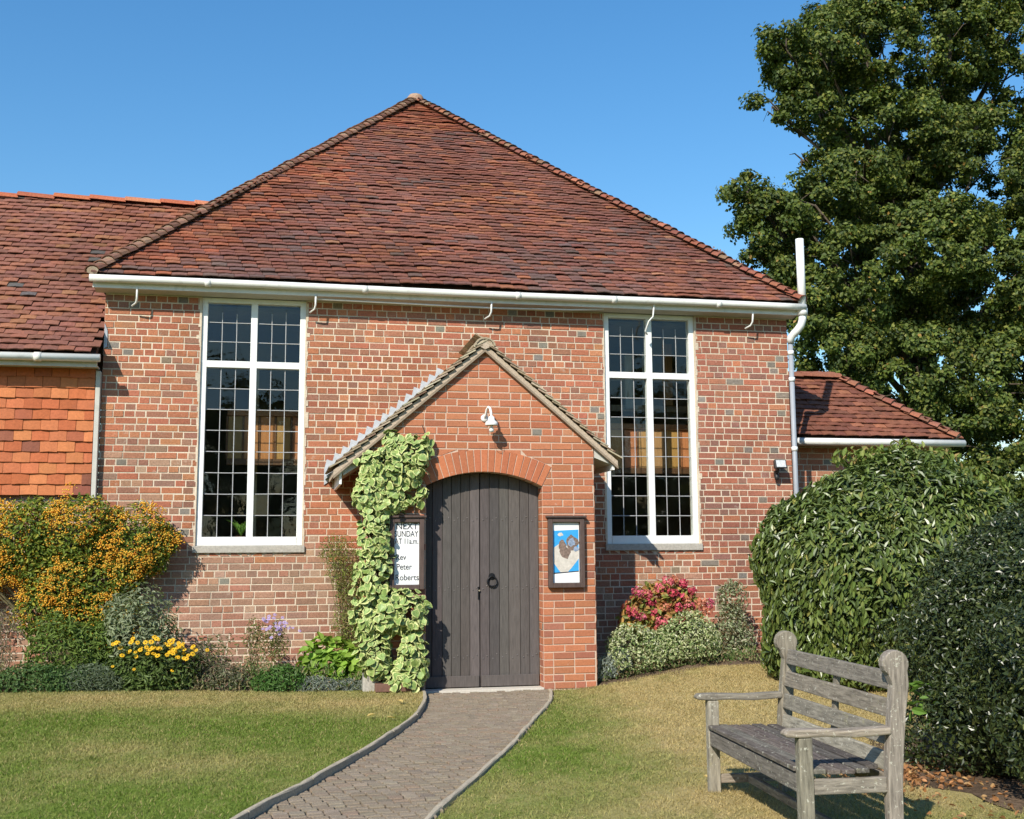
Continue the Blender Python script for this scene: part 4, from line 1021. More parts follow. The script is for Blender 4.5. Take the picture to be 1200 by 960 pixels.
# ================================================================== PLANTS
def axes(N, rng=rng, up=None, upw=0.):
    N = N/np.linalg.norm(N, axis=1, keepdims=True); T = rng.normal(size=N.shape)
    if up is not None: T = T*(1-upw)+np.array(up)*upw*2
    T -= N*(T*N).sum(1, keepdims=True); T /= np.linalg.norm(T, axis=1, keepdims=True)
    return np.cross(T, N), T, N         # across, along, normal
LEAF6 = np.array([(0, 0, 0), (.32, .28, .10), (.36, .62, .06), (0, 1, -.10), (-.36, .62, .06), (-.32, .28, .10)])
LEAF6F = [(0, 1, 2, 3), (0, 3, 4, 5)]
LEAF4 = np.array([(0, 0, 0), (.38, .45, .08), (0, 1, -.06), (-.38, .45, .08)]); LEAF4F = [(0, 1, 2, 3)]
def leaves_np(Pp, N, size, wr, pal, kind='leaf6', up=None, upw=0.):
    n = len(Pp); X, Y, Z = axes(N, up=up, upw=upw); base, fc = (LEAF6, LEAF6F) if kind == 'leaf6' else (LEAF4, LEAF4F)
    sz = size*rng.uniform(.65, 1.25, n)
    V = (Pp[:, None]+(base[None, :, 0:1]*X[:, None]*wr+base[None, :, 1:2]*Y[:, None]+base[None, :, 2:3]*Z[:, None])*sz[:, None, None]).reshape(-1, 3)
    k = len(base); F = (np.arange(n)[:, None, None]*k+np.array(fc)[None]).reshape(-1, 4)
    pc = np.array([p[1] for p in pal]); pw = np.array([p[0] for p in pal], float); c = pc[rng.choice(len(pal), n, p=pw/pw.sum())]*rng.uniform(.75, 1.25, (n, 1))
    return V, F, np.repeat(c, len(fc), 0), (X, Y, Z, sz, c)
def shell(blobs, n, depth=.16, lump=.10, zmin=None, freq=5., front=None):
    """points near the lumpy surface of a set of ellipsoids, with outward normals; points inside another blob are thrown away"""
    B = np.array(blobs, float); ar = (B[:, 3]*B[:, 4]+B[:, 3]*B[:, 5]+B[:, 4]*B[:, 5]); pr_ = ar/ar.sum()
    out = []; ons = []; need = n; ph = rng.uniform(0, 6.3, 12); kk = rng.normal(size=(12, 3))*freq
    it = 0
    while need > 0 and it < 12:
        it += 1; m_ = int(need*1.8)+50; b = B[rng.choice(len(B), m_, p=pr_)]; d = rng.normal(size=(m_, 3)); d /= np.linalg.norm(d, axis=1, keepdims=True)
        q = b[:, :3]+d*b[:, 3:6]
        lmp = sum(np.sin(q@kk[i]+ph[i]) for i in range(12))/3.4*lump
        dep = np.abs(rng.normal(0, depth, m_)); s = 1+lmp-dep
        pt = b[:, :3]+d*b[:, 3:6]*s[:, None]; ok = s > .15
        if zmin is not None: ok &= pt[:, 2] > (zmin(pt[:, 0], pt[:, 1]) if callable(zmin) else zmin)
        for c in B:
            r2 = (((pt-c[:3])/c[3:6])**2).sum(1); ok &= ~((r2 < (1-depth*2.2)**2) & ~np.all(b == c, 1))
        if front is not None: ok &= (d[:, 1] < front)
        nr = d/b[:, 3:6]*b[:, 3:6].mean(1, keepdims=True); nr /= np.linalg.norm(nr, axis=1, keepdims=True)
        out.append(pt[ok]); ons.append(nr[ok]); need = n-sum(len(a) for a in out)
    return np.concatenate(out)[:n], np.concatenate(ons)[:n]
def gzmin(x, y): return gz(x, y)+.01
def foliage(parent, blobs, n, size, wr, pal, depth=.20, lump=.20, mat='leaf', parts=0, rough=.6, upb=.35, kind='leaf6', name='leaves', up=None, upw=0., front=None, zmin=gzmin, freq=5., pname='leaf'):
    Pp, Nn = shell(blobs, n, depth, lump, zmin, freq, front)
    N = Nn+rng.normal(0, rough, Nn.shape)+np.array([0, 0, upb])
    V, F, c, (X, Y, Z, sz, lc) = leaves_np(Pp, N, size, wr, pal, kind, up, upw)
    n = len(Pp)
    if parts:
        d = Pp-CAM; zz = d@CF; px = 600+FPX*(d@CR)/zz; py = 480-FPX*(d@CU)/zz
        # the leaves that face the camera and lie outermost show largest
        vd = -d/np.linalg.norm(d, axis=1, keepdims=True); facing = np.abs((Z*vd).sum(1)); outer = (Nn*vd).sum(1)
        sc = sz*facing/zz*(outer > .2)*((px > 0) & (px < 1200) & (py > 0) & (py < 955))
        rel = Pp@np.array([0, 0, 0]) 
        top = np.argsort(-sc)[:parts]; keep = np.ones(n, bool); keep[top] = False
        base = (LEAF6 if kind == 'leaf6' else LEAF4)*np.array([wr, 1, 1]); me = bpy.data.meshes.new(pname); me.from_pydata(base.tolist(), [], LEAF6F if kind == 'leaf6' else LEAF4F); me.materials.append(M[mat+'_obj'])
        for i in top:
            o = mobj(pname, me, parent, Matrix(frame(Pp[i], X[i]*sz[i], Y[i]*sz[i], Z[i]*sz[i]).tolist())); o.color = (*lc[i], 1)
        nf = len(F)//n; kf = np.repeat(keep, nf); F = F[kf]; c = c[kf]
    mobj(name, mesh_np(name, V, F, M[mat+'_attr'], c), parent, None, 'stuff')
    return Pp, Nn
def stems(parent, base, blobs, k, r=.008, name='stem', mat='stem'):
    m = MB()
    for i in range(k):
        b = blobs[rnd.randrange(len(blobs))]; t = (b[0]+rnd.uniform(-.6, .6)*b[3], b[1]+rnd.uniform(-.5, .5)*b[4], b[2]+rnd.uniform(-.1, .6)*b[5])
        bx = base[0]+rnd.uniform(-.5, .5)*b[3]*.5; by = base[1]+rnd.uniform(-.03, .03); mid = ((bx+t[0])/2+rnd.uniform(-.04, .04), (by+t[1])/2, (base[2]+t[2])/2)
        m.tube([(bx, by, base[2]-.02), mid, t], [r, r*.7, r*.4], 5)
    m.obj(name, M[mat], parent, kind='stuff')
def dots(parent, P_, size, pal, name, mat='petal', squash=1.):
    """small rounded bodies (octahedra)"""
    n = len(P_); oc = np.array([(1, 0, 0), (0, 1, 0), (-1, 0, 0), (0, -1, 0), (0, 0, squash), (0, 0, -squash)], float)
    sz = size*rng.uniform(.7, 1.2, n); V = (P_[:, None]+oc[None]*sz[:, None, None]).reshape(-1, 3)
    fc = np.array([(0, 1, 4), (1, 2, 4), (2, 3, 4), (3, 0, 4), (1, 0, 5), (2, 1, 5), (3, 2, 5), (0, 3, 5)]); F = (np.arange(n)[:, None, None]*6+fc[None]).reshape(-1, 3)
    pc = np.array([p[1] for p in pal]); pw = np.array([p[0] for p in pal], float); c = pc[rng.choice(len(pal), n, p=pw/pw.sum())]*rng.uniform(.8, 1.2, (n, 1))
    return mobj(name, mesh_np(name, V, F, M[mat+'_attr'], np.repeat(c, 8, 0), smooth=True), parent, None, 'stuff')

# firethorn with orange berries trained on the wing wall
t = thing('firethorn', (-4.0, -.25, .1), 'tall firethorn laden with orange berries against the wall left of the window', 'shrub')
fb = [(-4.75, -.26, 1.55, .62, .22, .46), (-4.15, -.27, 1.62, .60, .24, .42), (-3.58, -.24, 1.55, .42, .20, .40), (-4.1, -.26, 1.15, .62, .20, .40), (-5.3, -.26, 1.4, .5, .22, .5), (-3.85, -.24, .78, .38, .17, .34), (-3.34, -.20, 1.55, .26, .13, .18), (-4.4, -.24, .86, .30, .15, .25), (-3.40, -.2, 1.30, .18, .12, .12)]
FG = [(4, (.13, .19, .025)), (3, (.20, .24, .035)), (2, (.32, .30, .04)), (1, (.07, .12, .02))]
foliage(t, fb, 17000, .050, .55, FG, depth=.25, lump=.24, upb=.5, freq=6, front=.35)
cl, cn = shell(fb, 1150, .09, .25, gzmin, 6, .2)
k = (fbm(cl[:, 0]*2.2+3, cl[:, 2]*2.2) > -.35) & (rng.random(len(cl)) < np.clip(.6+.6*(cl[:, 2]-.9), .25, 1)); cl = cl[k]; cn = cn[k]
bp_ = (cl[:, None]+cn[:, None]*.01+rng.normal(0, 1, (len(cl), 15, 3))*np.array([.030, .02, .020])).reshape(-1, 3)
col_w = rng.random(len(cl))
dots(t, bp_, .0092, [(4, (.82, .43, .045)), (3, (.85, .52, .07)), (1, (.74, .28, .03)), (2, (.80, .58, .10))], 'berries', squash=.9)
stems(t, (-4.0, -.15, .1), fb, 30, .014)

def shrub(name, label, blobs, n, size, wr, pal, cat='shrub', **kw):
    b0 = blobs[0]; z0 = float(gz(b0[0], b0[1])); sk = kw.pop('nst', 10); sr = kw.pop('sr', .006); t = thing(name, (b0[0], b0[1], z0), label, cat)
    foliage(t, blobs, n, size, wr, pal, **kw); stems(t, (b0[0], b0[1], z0), blobs, sk, sr); return t
shrub('sage_bush', 'grey green soft leaved shrub in front of the orange berried firethorn', [(-3.45, -.72, .62, .36, .26, .38), (-3.2, -.75, .45, .28, .22, .3), (-3.62, -.70, .72, .22, .2, .26)], 3400, .060, .42, [(3, (.23, .265, .15)), (2, (.29, .32, .20)), (1, (.15, .19, .09))], lump=.3, depth=.28, upb=.7, up=(0, 0, 1), upw=.4)
shrub('green_shrub', 'mid green leafy shrub below the left end of the firethorn', [(-4.12, -.78, .42, .38, .26, .42), (-3.85, -.72, .5, .25, .22, .3)], 3400, .055, .45, [(3, (.13, .19, .035)), (2, (.17, .24, .05)), (1, (.09, .13, .03))], upb=.6, up=(0, 0, 1), upw=.3)
t = shrub('coneflower_clump', 'clump of yellow daisy like flowers in the left bed', [(-3.28, -.95, .24, .42, .22, .30), (-3.45, -.95, .2, .3, .2, .25)], 3200, .065, .42, [(3, (.10, .15, .035)), (2, (.13, .18, .05)), (1, (.07, .10, .03))], cat='flowers', upb=.5)
def daisies(parent, C_, r, petal, centre, name):
    V = []; F = []; K = []; nb = 0
    for p in C_:
        N = nz(np.array([rnd.uniform(-.5, .3), -.9, .8+rnd.uniform(-.3, .3)])); X = nz(np.cross(N, (0, 0, 1))); Y = np.cross(N, X); rr_ = r*rnd.uniform(.7, 1.2); k = 9
        for i in range(k):
            a = 6.283*i/k; d = X*math.cos(a)+Y*math.sin(a); e = -X*math.sin(a)+Y*math.cos(a)
            V += [p+d*rr_*.15, p+d*rr_*.6+e*rr_*.27, p+d*rr_-N*.003, p+d*rr_*.6-e*rr_*.27]; F.append((nb, nb+1, nb+2, nb+3)); nb += 4; K.append(np.array(petal)*rnd.uniform(.85, 1.15))
        for i in range(4):
            a = 1.571*i; V.append(p+(X*math.cos(a)+Y*math.sin(a))*rr_*.25+N*.006)
        F.append((nb, nb+1, nb+2, nb+3)); nb += 4; K.append(np.array(centre))
    mobj(name, mesh_np(name, V, F, M['petal_attr'], K), parent, None, 'stuff')
fl = [np.array([rnd.gauss(-3.15, .16), -1.12+rnd.uniform(-.06, .08), .50+rnd.gauss(0, .05)]) for _ in range(48)]+[np.array([rnd.uniform(-3.68, -2.9), -1.14+rnd.uniform(-.05, .05), rnd.uniform(.28, .62)]) for _ in range(22)]
daisies(t, fl, .025, (.75, .45, .02), (.25, .13, .02), 'flowers')
shrub('ground_cover_plant', 'low dark green mound at the left end of the bed', [(-4.35, -1.0, .2, .42, .16, .18), (-4.0, -1.0, .2, .3, .15, .16)], 3000, .04, .5, [(3, (.07, .13, .035)), (2, (.09, .16, .045)), (1, (.13, .19, .06))], cat='plant', nst=4)
shrub('lavender_mound', 'low grey green mound below the grey shrub in the left bed', [(-3.78, -1.02, .19, .30, .14, .15)], 2200, .045, .22, [(3, (.19, .23, .15)), (2, (.15, .19, .11))], cat='plant', nst=4, upb=.2)
shrub('dry_plant', 'wispy dry pinkish plant at the far left edge', [(-4.72, -.6, .55, .16, .14, .5), (-4.95, -.6, .5, .2, .14, .45)], 1500, .045, .25, [(3, (.33, .26, .19)), (2, (.26, .24, .14)), (1, (.38, .24, .2))], cat='plant', depth=.4, nst=22, sr=.004, rough=1.)
shrub('low_sage', 'small brownish grey plant beside the yellow flowers', [(-2.62, -.95, .16, .26, .14, .19), (-2.85, -.9, .22, .16, .14, .26)], 1900, .045, .35, [(3, (.17, .18, .10)), (2, (.22, .20, .13)), (1, (.26, .16, .12))], cat='plant', nst=12)
shrub('green_mound', 'small bright green mound in the middle of the left bed', [(-2.08, -.97, .13, .27, .14, .17)], 1900, .045, .4, [(3, (.08, .17, .035)), (2, (.11, .20, .05))], cat='plant', nst=4)
shrub('silver_mound', 'silvery grey mound at the right end of the left bed', [(-1.62, -.98, .07, .26, .12, .13), (-1.38, -.98, .06, .2, .1, .12)], 2400, .042, .20, [(3, (.34, .37, .33)), (2, (.28, .31, .27))], cat='plant', nst=3, upb=.6)
shrub('broad_leaved_plant', 'bright lime green broad leaved plant beside the ivy', [(-1.55, -.62, .28, .30, .2, .26), (-1.38, -.8, .2, .2, .14, .2)], 520, .105, .95, [(3, (.20, .33, .04)), (2, (.25, .38, .06)), (1, (.15, .26, .04))], cat='plant', upb=.9, nst=8)
shrub('brown_tufts', 'thin straggly plant between the yellow flowers and the asters', [(-2.75, -.5, .35, .28, .14, .30), (-2.35, -.75, .2, .3, .12, .2)], 900, .045, .35, [(3, (.15, .18, .06)), (2, (.25, .22, .12)), (1, (.11, .14, .05))], cat='plant', depth=.4, nst=14, sr=.004)
t = shrub('aster_plant', 'tall thin aster with pale purple flowers against the brick wall', [(-2.30, -.45, .52, .14, .10, .32), (-2.10, -.45, .45, .16, .1, .28)], 900, .045, .32, [(3, (.17, .20, .06)), (2, (.26, .24, .10)), (1, (.30, .20, .12))], cat='flowers', depth=.4, nst=14, sr=.004)
fl = [np.array([rnd.gauss(-2.08, .08), -.58+rnd.uniform(-.05, .05), .66+rnd.gauss(0, .06)]) for _ in range(34)]
daisies(t, fl, .020, (.42, .33, .60), (.45, .38, .2), 'flowers')
for i in range(5): pass
t = thing('climbing_shrub', (-1.42, -.2, 0), 'feathery yellow green and brown shrub against the wall left of the ivy', 'shrub')
cb = [(-1.40, -.26, 1.25, .20, .16, .34), (-1.33, -.26, .85, .19, .15, .45), (-1.52, -.22, 1.45, .17, .12, .18), (-1.32, -.3, .45, .22, .15, .35)]
foliage(t, cb, 5200, .028, .45, [(4, (.20, .24, .05)), (2, (.15, .19, .045)), (3, (.30, .23, .11)), (1, (.26, .28, .09))], depth=.35, rough=1., lump=.2)
stems(t, (-1.33, -.2, .05), cb, 46, .004)

# right bed
shrub('artemisia', 'silvery filigree plant at the foot of the porch right of the door', [(1.28, -.85, .14, .24, .14, .15), (1.52, -.75, .2, .22, .15, .18), (1.08, -.95, .08, .12, .1, .08)], 4200, .042, .28, [(3, (.38, .42, .38)), (2, (.31, .35, .30)), (1, (.25, .29, .22))], cat='plant', nst=8)
shrub('variegated_euonymus', 'low rounded cream and green variegated shrub below the pink hydrangea', [(1.82, -.75, .34, .38, .30, .28), (2.22, -.72, .42, .38, .30, .30), (2.45, -.7, .38, .2, .22, .26)], 8500, .034, .62, [(4, (.48, .50, .28)), (3, (.36, .42, .18)), (3, (.13, .19, .06)), (1, (.60, .60, .42))], nst=24, sr=.008, depth=.18, lump=.28, zmin=lambda x, y: gz(x, y)+.10)
t = thing('hydrangea', (2.15, -.4, .1), 'hydrangea with crimson pink flower heads below the right window', 'shrub')
hb = [(1.95, -.42, .68, .30, .24, .28), (2.30, -.42, .75, .32, .24, .30), (2.1, -.42, .85, .3, .2, .22)]
foliage(t, hb, 1500, .085, .75, [(3, (.20, .22, .05)), (2, (.36, .20, .06)), (2, (.46, .28, .08)), (1, (.34, .08, .05))], depth=.25, front=.4)
stems(t, (2.15, -.4, .1), hb, 14, .008)
heads = [(740, 693), (757, 706), (768, 690), (775, 682), (786, 680), (796, 685), (780, 695), (792, 700), (806, 693), (812, 705), (760, 718), (772, 712), (786, 712), (802, 712), (745, 722), (764, 728), (790, 726), (807, 722), (818, 716), (735, 716), (776, 726), (822, 708), (753, 697), (799, 703)]
HC = [(-1.65, 0), (0, 0)]
for i, (hx, hy) in enumerate(heads):
    x = 1.63+(hx-725)/105*1.06*1.0; z = 1.11-(hy-678)/105*1.0; yv = -.66+.10*abs(math.sin(i*2.1))-.06*(hy-678)/50
    r_ = rnd.uniform(.055, .078); n = 60; d = rng.normal(size=(n, 3)); d /= np.linalg.norm(d, axis=1, keepdims=True); d[:, 2] = d[:, 2]*.8+.1
    c0 = rnd.choice([(.50, .07, .10), (.44, .05, .09), (.58, .13, .16), (.52, .10, .16), (.50, .18, .10)])
    V, F, c, _ = leaves_np(np.array([x, yv, z])+d*r_*.8, d+rng.normal(0, .35, d.shape), .034, 1.1, [(2, c0), (1, tuple(min(1, q*1.35+.05) for q in c0))], 'leaf4')
    mobj('flower_head', mesh_np('flower_head', V, F, M['petal_attr'], c), t)
shrub('spotted_laurel', 'loose grey green and cream shrub between the hydrangea and the big hedge', [(2.93, -.5, .42, .28, .24, .34), (2.98, -.42, .85, .16, .14, .24), (2.72, -.55, .35, .16, .16, .22)], 3600, .045, .5, [(3, (.20, .24, .12)), (2, (.33, .36, .22)), (1, (.48, .45, .33)), (1, (.16, .12, .06))], nst=16, depth=.25, rough=.9)

for (nm, lb, x0, x1, yf, n, hmax) in (('bed_weeds', 'tangle of small self sown plants filling the left flower bed', -4.95, -1.25, lambda x: -.62-rng.uniform(0, .46, x.shape), 5200, .26), ('bed_weeds', 'low tangle of small plants along the right flower bed', 1.0, 3.1, lambda x: -.5-rng.uniform(0, .52, x.shape), 2600, .18)):
    x = rng.uniform(x0, x1, n); y = yf(x); y = np.where(x > 0, np.maximum(y, bed_right(x)+.04), y)
    hh = rng.uniform(0, 1, n)**1.6*hmax*(.45+.55*np.abs(np.sin(x*5.3+1)*np.sin(x*2.1+y*4))); Pq = np.stack([x, y, gz(x, y)+.02+hh], -1)
    V, F, c, _ = leaves_np(Pq, rng.normal(0, .6, Pq.shape)+np.array([0, -.4, .5]), .046, .42, [(3, (.12, .17, .05)), (2, (.19, .21, .09)), (2, (.26, .22, .11)), (1, (.10, .19, .04)), (1, (.33, .24, .14))], 'leaf6', (0, 0, 1), .5)
    tag(mobj(nm, mesh_np(nm, V, F, M['leaf_attr'], c), None, None, 'stuff'), lb, 'weeds')
# big laurel
t = thing('laurel_bush', (3.95, -2.35, .1), 'large dome of glossy long leaved laurel right of the hall', 'hedge')
LB = [(3.55, -2.4, .95, 1.10, 1.05, 1.10), (3.95, -2.3, 1.35, 1.18, 1.05, .95), (4.55, -2.3, 1.2, 1.0, 1.0, .95), (3.12, -2.35, 1.20, .72, .8, .74), (4.1, -2.2, 1.9, .75, .7, .48), (3.35, -2.4, .45, .80, .85, .55)]
LG = [(4, (.095, .138, .030)), (3, (.128, .172, .037)), (2, (.060, .085, .022)), (1.4, (.16, .195, .05)), (.35, (.24, .23, .06))]
foliage(t, [(b[0], b[1]+.05, b[2], b[3]*.72, b[4]*.72, b[5]*.76) for b in LB], 9000, .15, .7, LG, depth=.1, lump=.1, mat='leaf', name='inner_leaves')
foliage(t, LB, 44000, .088, .46, LG, depth=.10, lump=.08, mat='gloss', parts=300, upb=.45, rough=.5, up=(0, -.2, 1), upw=.62, front=.5, freq=3)
# fresh shoots on top
foliage(t, [(3.75, -2.3, 2.30, .45, .4, .16), (4.45, -2.2, 2.28, .5, .4, .20), (4.9, -2.2, 2.0, .4, .4, .25), (4.15, -2.2, 2.33, .3, .3, .22)], 1500, .085, .6, [(3, (.16, .22, .045)), (2, (.24, .27, .07)), (1, (.30, .22, .08))], depth=.35, lump=.2, mat='leaf', up=(0, 0, 1), upw=.6, name='young_leaves')
stems(t, (3.9, -2.3, .1), LB, 40, .02)
# dark small leaved bush in front
t = thing('holly_bush', (3.2, -5.6, 0), 'dark small leaved glossy bush behind the bench at the right edge', 'hedge')
YB = [(3.02, -5.45, .72, .90, .85, .78), (3.38, -5.3, 1.12, .88, .8, .62), (2.98, -6.5, .60, .95, .8, .72), (4.1, -5.5, .95, 1., .9, .85), (2.85, -5.75, .30, .80, .7, .42), (3.9, -6.5, .7, .9, .8, .8)]
YG = [(4, (.028, .042, .012)), (3, (.038, .055, .015)), (2, (.060, .080, .020)), (.6, (.11, .125, .035))]
foliage(t, [(b[0]+.08, b[1]+.08, b[2], b[3]*.78, b[4]*.78, b[5]*.82) for b in YB], 16000, .09, .7, YG, depth=.1, lump=.1, mat='leaf', name='inner_leaves')
foliage(t, YB, 85000, .041, .62, YG, depth=.10, lump=.13, mat='gloss', upb=.3, rough=.8, kind='leaf4', freq=5, front=.5)
stems(t, (3.2, -5.6, 0), YB, 50, .014)
# a few bright low leaves at the bench
shrub('sucker_shoot', 'small bright green shoot behind the near bench post', [(2.06, -5.72, .42, .10, .10, .13)], 22, .09, .6, [(1, (.11, .20, .03))], cat='plant', nst=1, sr=.004, upb=.9)
# leaf litter
n = 5200
x = rng.uniform(1.35, 2.6, n); y = rng.uniform(-7.3, -5.2, n); k = np.exp(-(((x-1.85)/.30)**2+((y+5.80)/.26)**2)) > rng.random(n)*1.0; k |= (rng.random(n) < .05)
x, y = x[k], y[k]; Pq = np.stack([x, y, gz(x, y)+.012+rng.uniform(0, .02, len(x))], -1)
V, F, c, _ = leaves_np(Pq, rng.normal(0, .6, Pq.shape)+np.array([0, 0, 1]), .042, .8, [(3, (.40, .19, .075)), (2, (.30, .15, .07)), (1, (.46, .28, .12))], 'leaf6')
tag(mobj('leaf_litter', mesh_np('leaf_litter', V, F, M['leaf_attr'], c), None, None, 'stuff'), 'dry orange brown fallen leaves under the dark bush behind the bench', 'leaves')
lm = bpy.data.meshes.new('fallen_leaf'); lm.from_pydata((LEAF6*np.array([.8, 1, 1])*.085).tolist(), [], LEAF6F); lm.materials.append(M['leaf_obj'])
for (x, y, a, lb) in ((-.96, -2.21, .5, 'pale yellow fallen leaf on the left lawn nearest the door'), (-1.12, -3.17, 2., 'pale yellow fallen leaf on the left lawn beside the path edging'), (-1.34, -3.02, -1.2, 'leftmost pale yellow fallen leaf on the left lawn'), (.55, -5.85, .3, 'pale yellow fallen leaf lying under the bench')):
    o = mobj('fallen_leaf', lm, None, Matrix.Translation(Vector((x, y, float(gz(x, y))+.03)))@Matrix.Rotation(a, 4, 'Z')@Matrix.Rotation(.25, 4, 'X')); o.color = (.62, .45, .16, 1)
    tag(o, lb, 'leaf', 'single fallen leaves on the lawn')

# ivy on the porch
IV0 = np.array([(0, 0, 0), (.34, -.10, .0), (.54, .18, -.03), (.50, .52, -.02), (.26, .82, -.04), (0, 1, -.16), (-.26, .82, -.04), (-.50, .52, -.02), (-.54, .18, -.03), (-.34, -.10, .0)])
IVC = IV0*np.array([.80, .84, 1])+np.array([0, .07, .035])
def ivy_mesh(k):
    V = (IV0+np.random.default_rng(k).normal(0, .035, IV0.shape)).tolist()+(IVC+np.random.default_rng(k+9).normal(0, .045, IV0.shape)*np.array([1, 1, .1])).tolist()
    F = []; mi = []
    for i in range(10): F.append((i, (i+1) % 10, 10+(i+1) % 10, 10+i)); mi.append(0)
    F += [(10, 11, 12, 13, 14, 15), (10, 15, 16, 17, 18, 19)]; mi += [1, 1]
    return V, F, mi
M['ivy_edge'] = surf('ivy_margin', color=(.50, .52, .20), rough=.5, vary=.12, scale=25, bumps=0, spec=.35)
M['ivy_mid'] = surf('ivy_centre', color=(.20, .29, .08), rough=.45, vary=.4, scale=35, bumps=0, spec=.35, spots=[(18, .5, .6, (.36, .44, .15), .7)])
M['ivy_mid2'] = surf('ivy_green', color=(.20, .28, .07), rough=.45, vary=.4, scale=30, bumps=0, spec=.35, spots=[(14, .5, .6, (.40, .45, .16), .6)])
ivm = []
for k in range(12):
    V, F, mi = ivy_mesh(k); me = bpy.data.meshes.new('leaf'); me.from_pydata(V, [], F); me.materials.append(M['ivy_edge'] if k % 4 else M['ivy_mid2']); me.materials.append(M['ivy_mid'] if k % 3 else M['ivy_mid2']); me.polygons.foreach_set('material_index', mi); ivm.append((me, V, F, mi))
ivy = thing('ivy', (-1.05, -1.2, 0), 'large leaved cream edged ivy climbing the left pier of the porch', 'ivy')
ib = [(-1.02, -1.18, 2.24, .34, .15, .28), (-.80, -1.20, 2.30, .24, .13, .30), (-1.20, -1.14, 2.02, .22, .16, .26), (-.98, -1.16, 1.96, .22, .12, .18), (-1.14, -1.16, 1.62, .20, .14, .36), (-1.15, -1.16, 1.22, .20, .14, .36),
      (-1.08, -1.20, .78, .27, .17, .30), (-.84, -1.20, .80, .23, .15, .24), (-1.12, -1.2, .42, .24, .16, .28), (-.78, -1.22, .36, .22, .15, .30), (-.86, -1.22, .14, .22, .14, .13), (-.98, -1.16, 2.50, .10, .07, .14), (-.62, -1.18, 2.50, .05, .05, .16), (-.66, -1.16, 2.0, .08, .07, .10)]
Pp, Nn = shell(ib, 2600, .26, .22, lambda x, y: .06, 6, .45)
# keep the boards' faces clear
ok = ~((Pp[:, 0] > -.985) & (Pp[:, 0] < -.52) & (Pp[:, 2] > 1.07) & (Pp[:, 2] < 1.74))
Pp, Nn = Pp[ok], Nn[ok]; N = Nn+rng.normal(0, .62, Nn.shape)+np.array([-.1, -.25, .35])
X, Y, Z = axes(N, up=(0, 0, -1), upw=.45); sz = rng.uniform(.035, .092, len(Pp))
vd = CAM-Pp; vd /= np.linalg.norm(vd, axis=1, keepdims=True); score = sz*np.abs((Z*vd).sum(1))*(Pp[:, 1] < -1.2); top = set(np.argsort(-score)[:300].tolist())
VV = []; FF = []; MI = []; nb = 0
for i in range(len(Pp)):
    me, V, F, mi = ivm[i % 12]; fm = frame(Pp[i], X[i]*sz[i], Y[i]*sz[i], Z[i]*sz[i])
    if i in top: mobj('leaf', me, ivy, Matrix(fm.tolist()))
    else:
        v = np.array(V)@fm[:3, :3].T+fm[:3, 3]; VV += v.tolist(); FF += [[nb+j for j in f] for f in F]; MI += mi; nb += len(V)
me = bpy.data.meshes.new('leaves'); me.from_pydata(VV, [], FF); me.materials.append(M['ivy_edge']); me.materials.append(M['ivy_mid']); me.polygons.foreach_set('material_index', MI); mobj('leaves', me, ivy, None, 'stuff')
m = MB()
for i in range(9):
    x = -1.2+.07*i*.6; m.tube([(x, -1.13, .0), (min(-1.03, x), -1.13, .7), (min(-1.04, x), -1.125, 1.5), (min(-1.03, x), -1.125, 1.85), (x+rnd.uniform(-.1, .3), -1.12, 2.3+rnd.uniform(-.1, .3))], [.014, .012, .009, .007, .004], 6)
m.tube([(-.62, -1.118, 2.3), (-.60, -1.118, 2.55), (-.66, -1.116, 2.72)], .004, 5)
m.obj('stem', M['bark'], ivy, kind='stuff')

# potted plant on the inner sill of the left window
t = thing('potted_plant', (-2.47, .2, 1.5), 'potted plant with spreading green leaves behind the left window', 'potted plant')
MB().lathe([(.045, 0), (.06, .09), (.065, .10), (.055, .10)], (-2.5, .21, 1.50), n=14).obj('pot', surf('clay_pot', color=(.25, .1, .06)), t)
MB().box((-2.95, .115, 1.46), (-1.86, .30, 1.498)).obj('inner_sill', M['white'], hall)
for k in range(12):
    a = k*2.4; L = rnd.uniform(.16, .26); r0 = Vector((-2.5, .21, 1.6)); d = Vector((math.cos(a), .45*math.sin(a), .9)).normalized()
    tip = r0+Vector((math.cos(a)*L*.8, math.sin(a)*L*.35, L*.75)); mid = (r0+tip)/2+Vector((0, 0, .05)); s = Vector((-math.sin(a), math.cos(a), 0))*.016
    MB().add([r0, mid+s, tip, mid-s], [(0, 1, 2, 3)]).obj('leaf', M['leaf_obj'], t).color = (.16, .30, .05, 1)

# ================================================================== TREES
OAK = [(16.32, 22, 19.03, 1.52), (14.37, 21, 18.7, 0.82), (14.2, 21.5, 16.6, 0.71), (16.06, 22, 16.95, 1.2), (15.43, 22, 15.03, 0.48), (12.84, 21, 13.4, 0.74), (14.04, 21.5, 12.44, 1.3), (15.64, 21.5, 13.19, 1.41), (13.81, 22, 10.89, 0.93), (18.57, 23, 19.7, 2.21), (22.05, 24, 20.82, 2.96), (26.27, 25, 20.59, 3.26), (19.12, 22.5, 16.11, 2.31), (22.85, 23, 15.41, 2.86), (16.96, 21.5, 10.7, 2.11), (19.61, 21.5, 11.89, 2.38), (22.9, 22, 10.94, 2.75), (16.08, 21, 7.92, 1.42), (18.88, 21, 7.56, 2.16), (21.76, 21, 7.05, 2.34), (19.83, 20.5, 4.92, 1.42), (21.46, 20, 3.76, 1.41), (29.2, 24, 16.17, 3.69), (27.77, 23, 9.11, 3.19), (27.62, 24, 25.29, 3.76), (23.08, 24, 25.51, 3.35), (18.04, 23, 22.99, 1.75), (14.75, 21, 9.17, 1.08)]
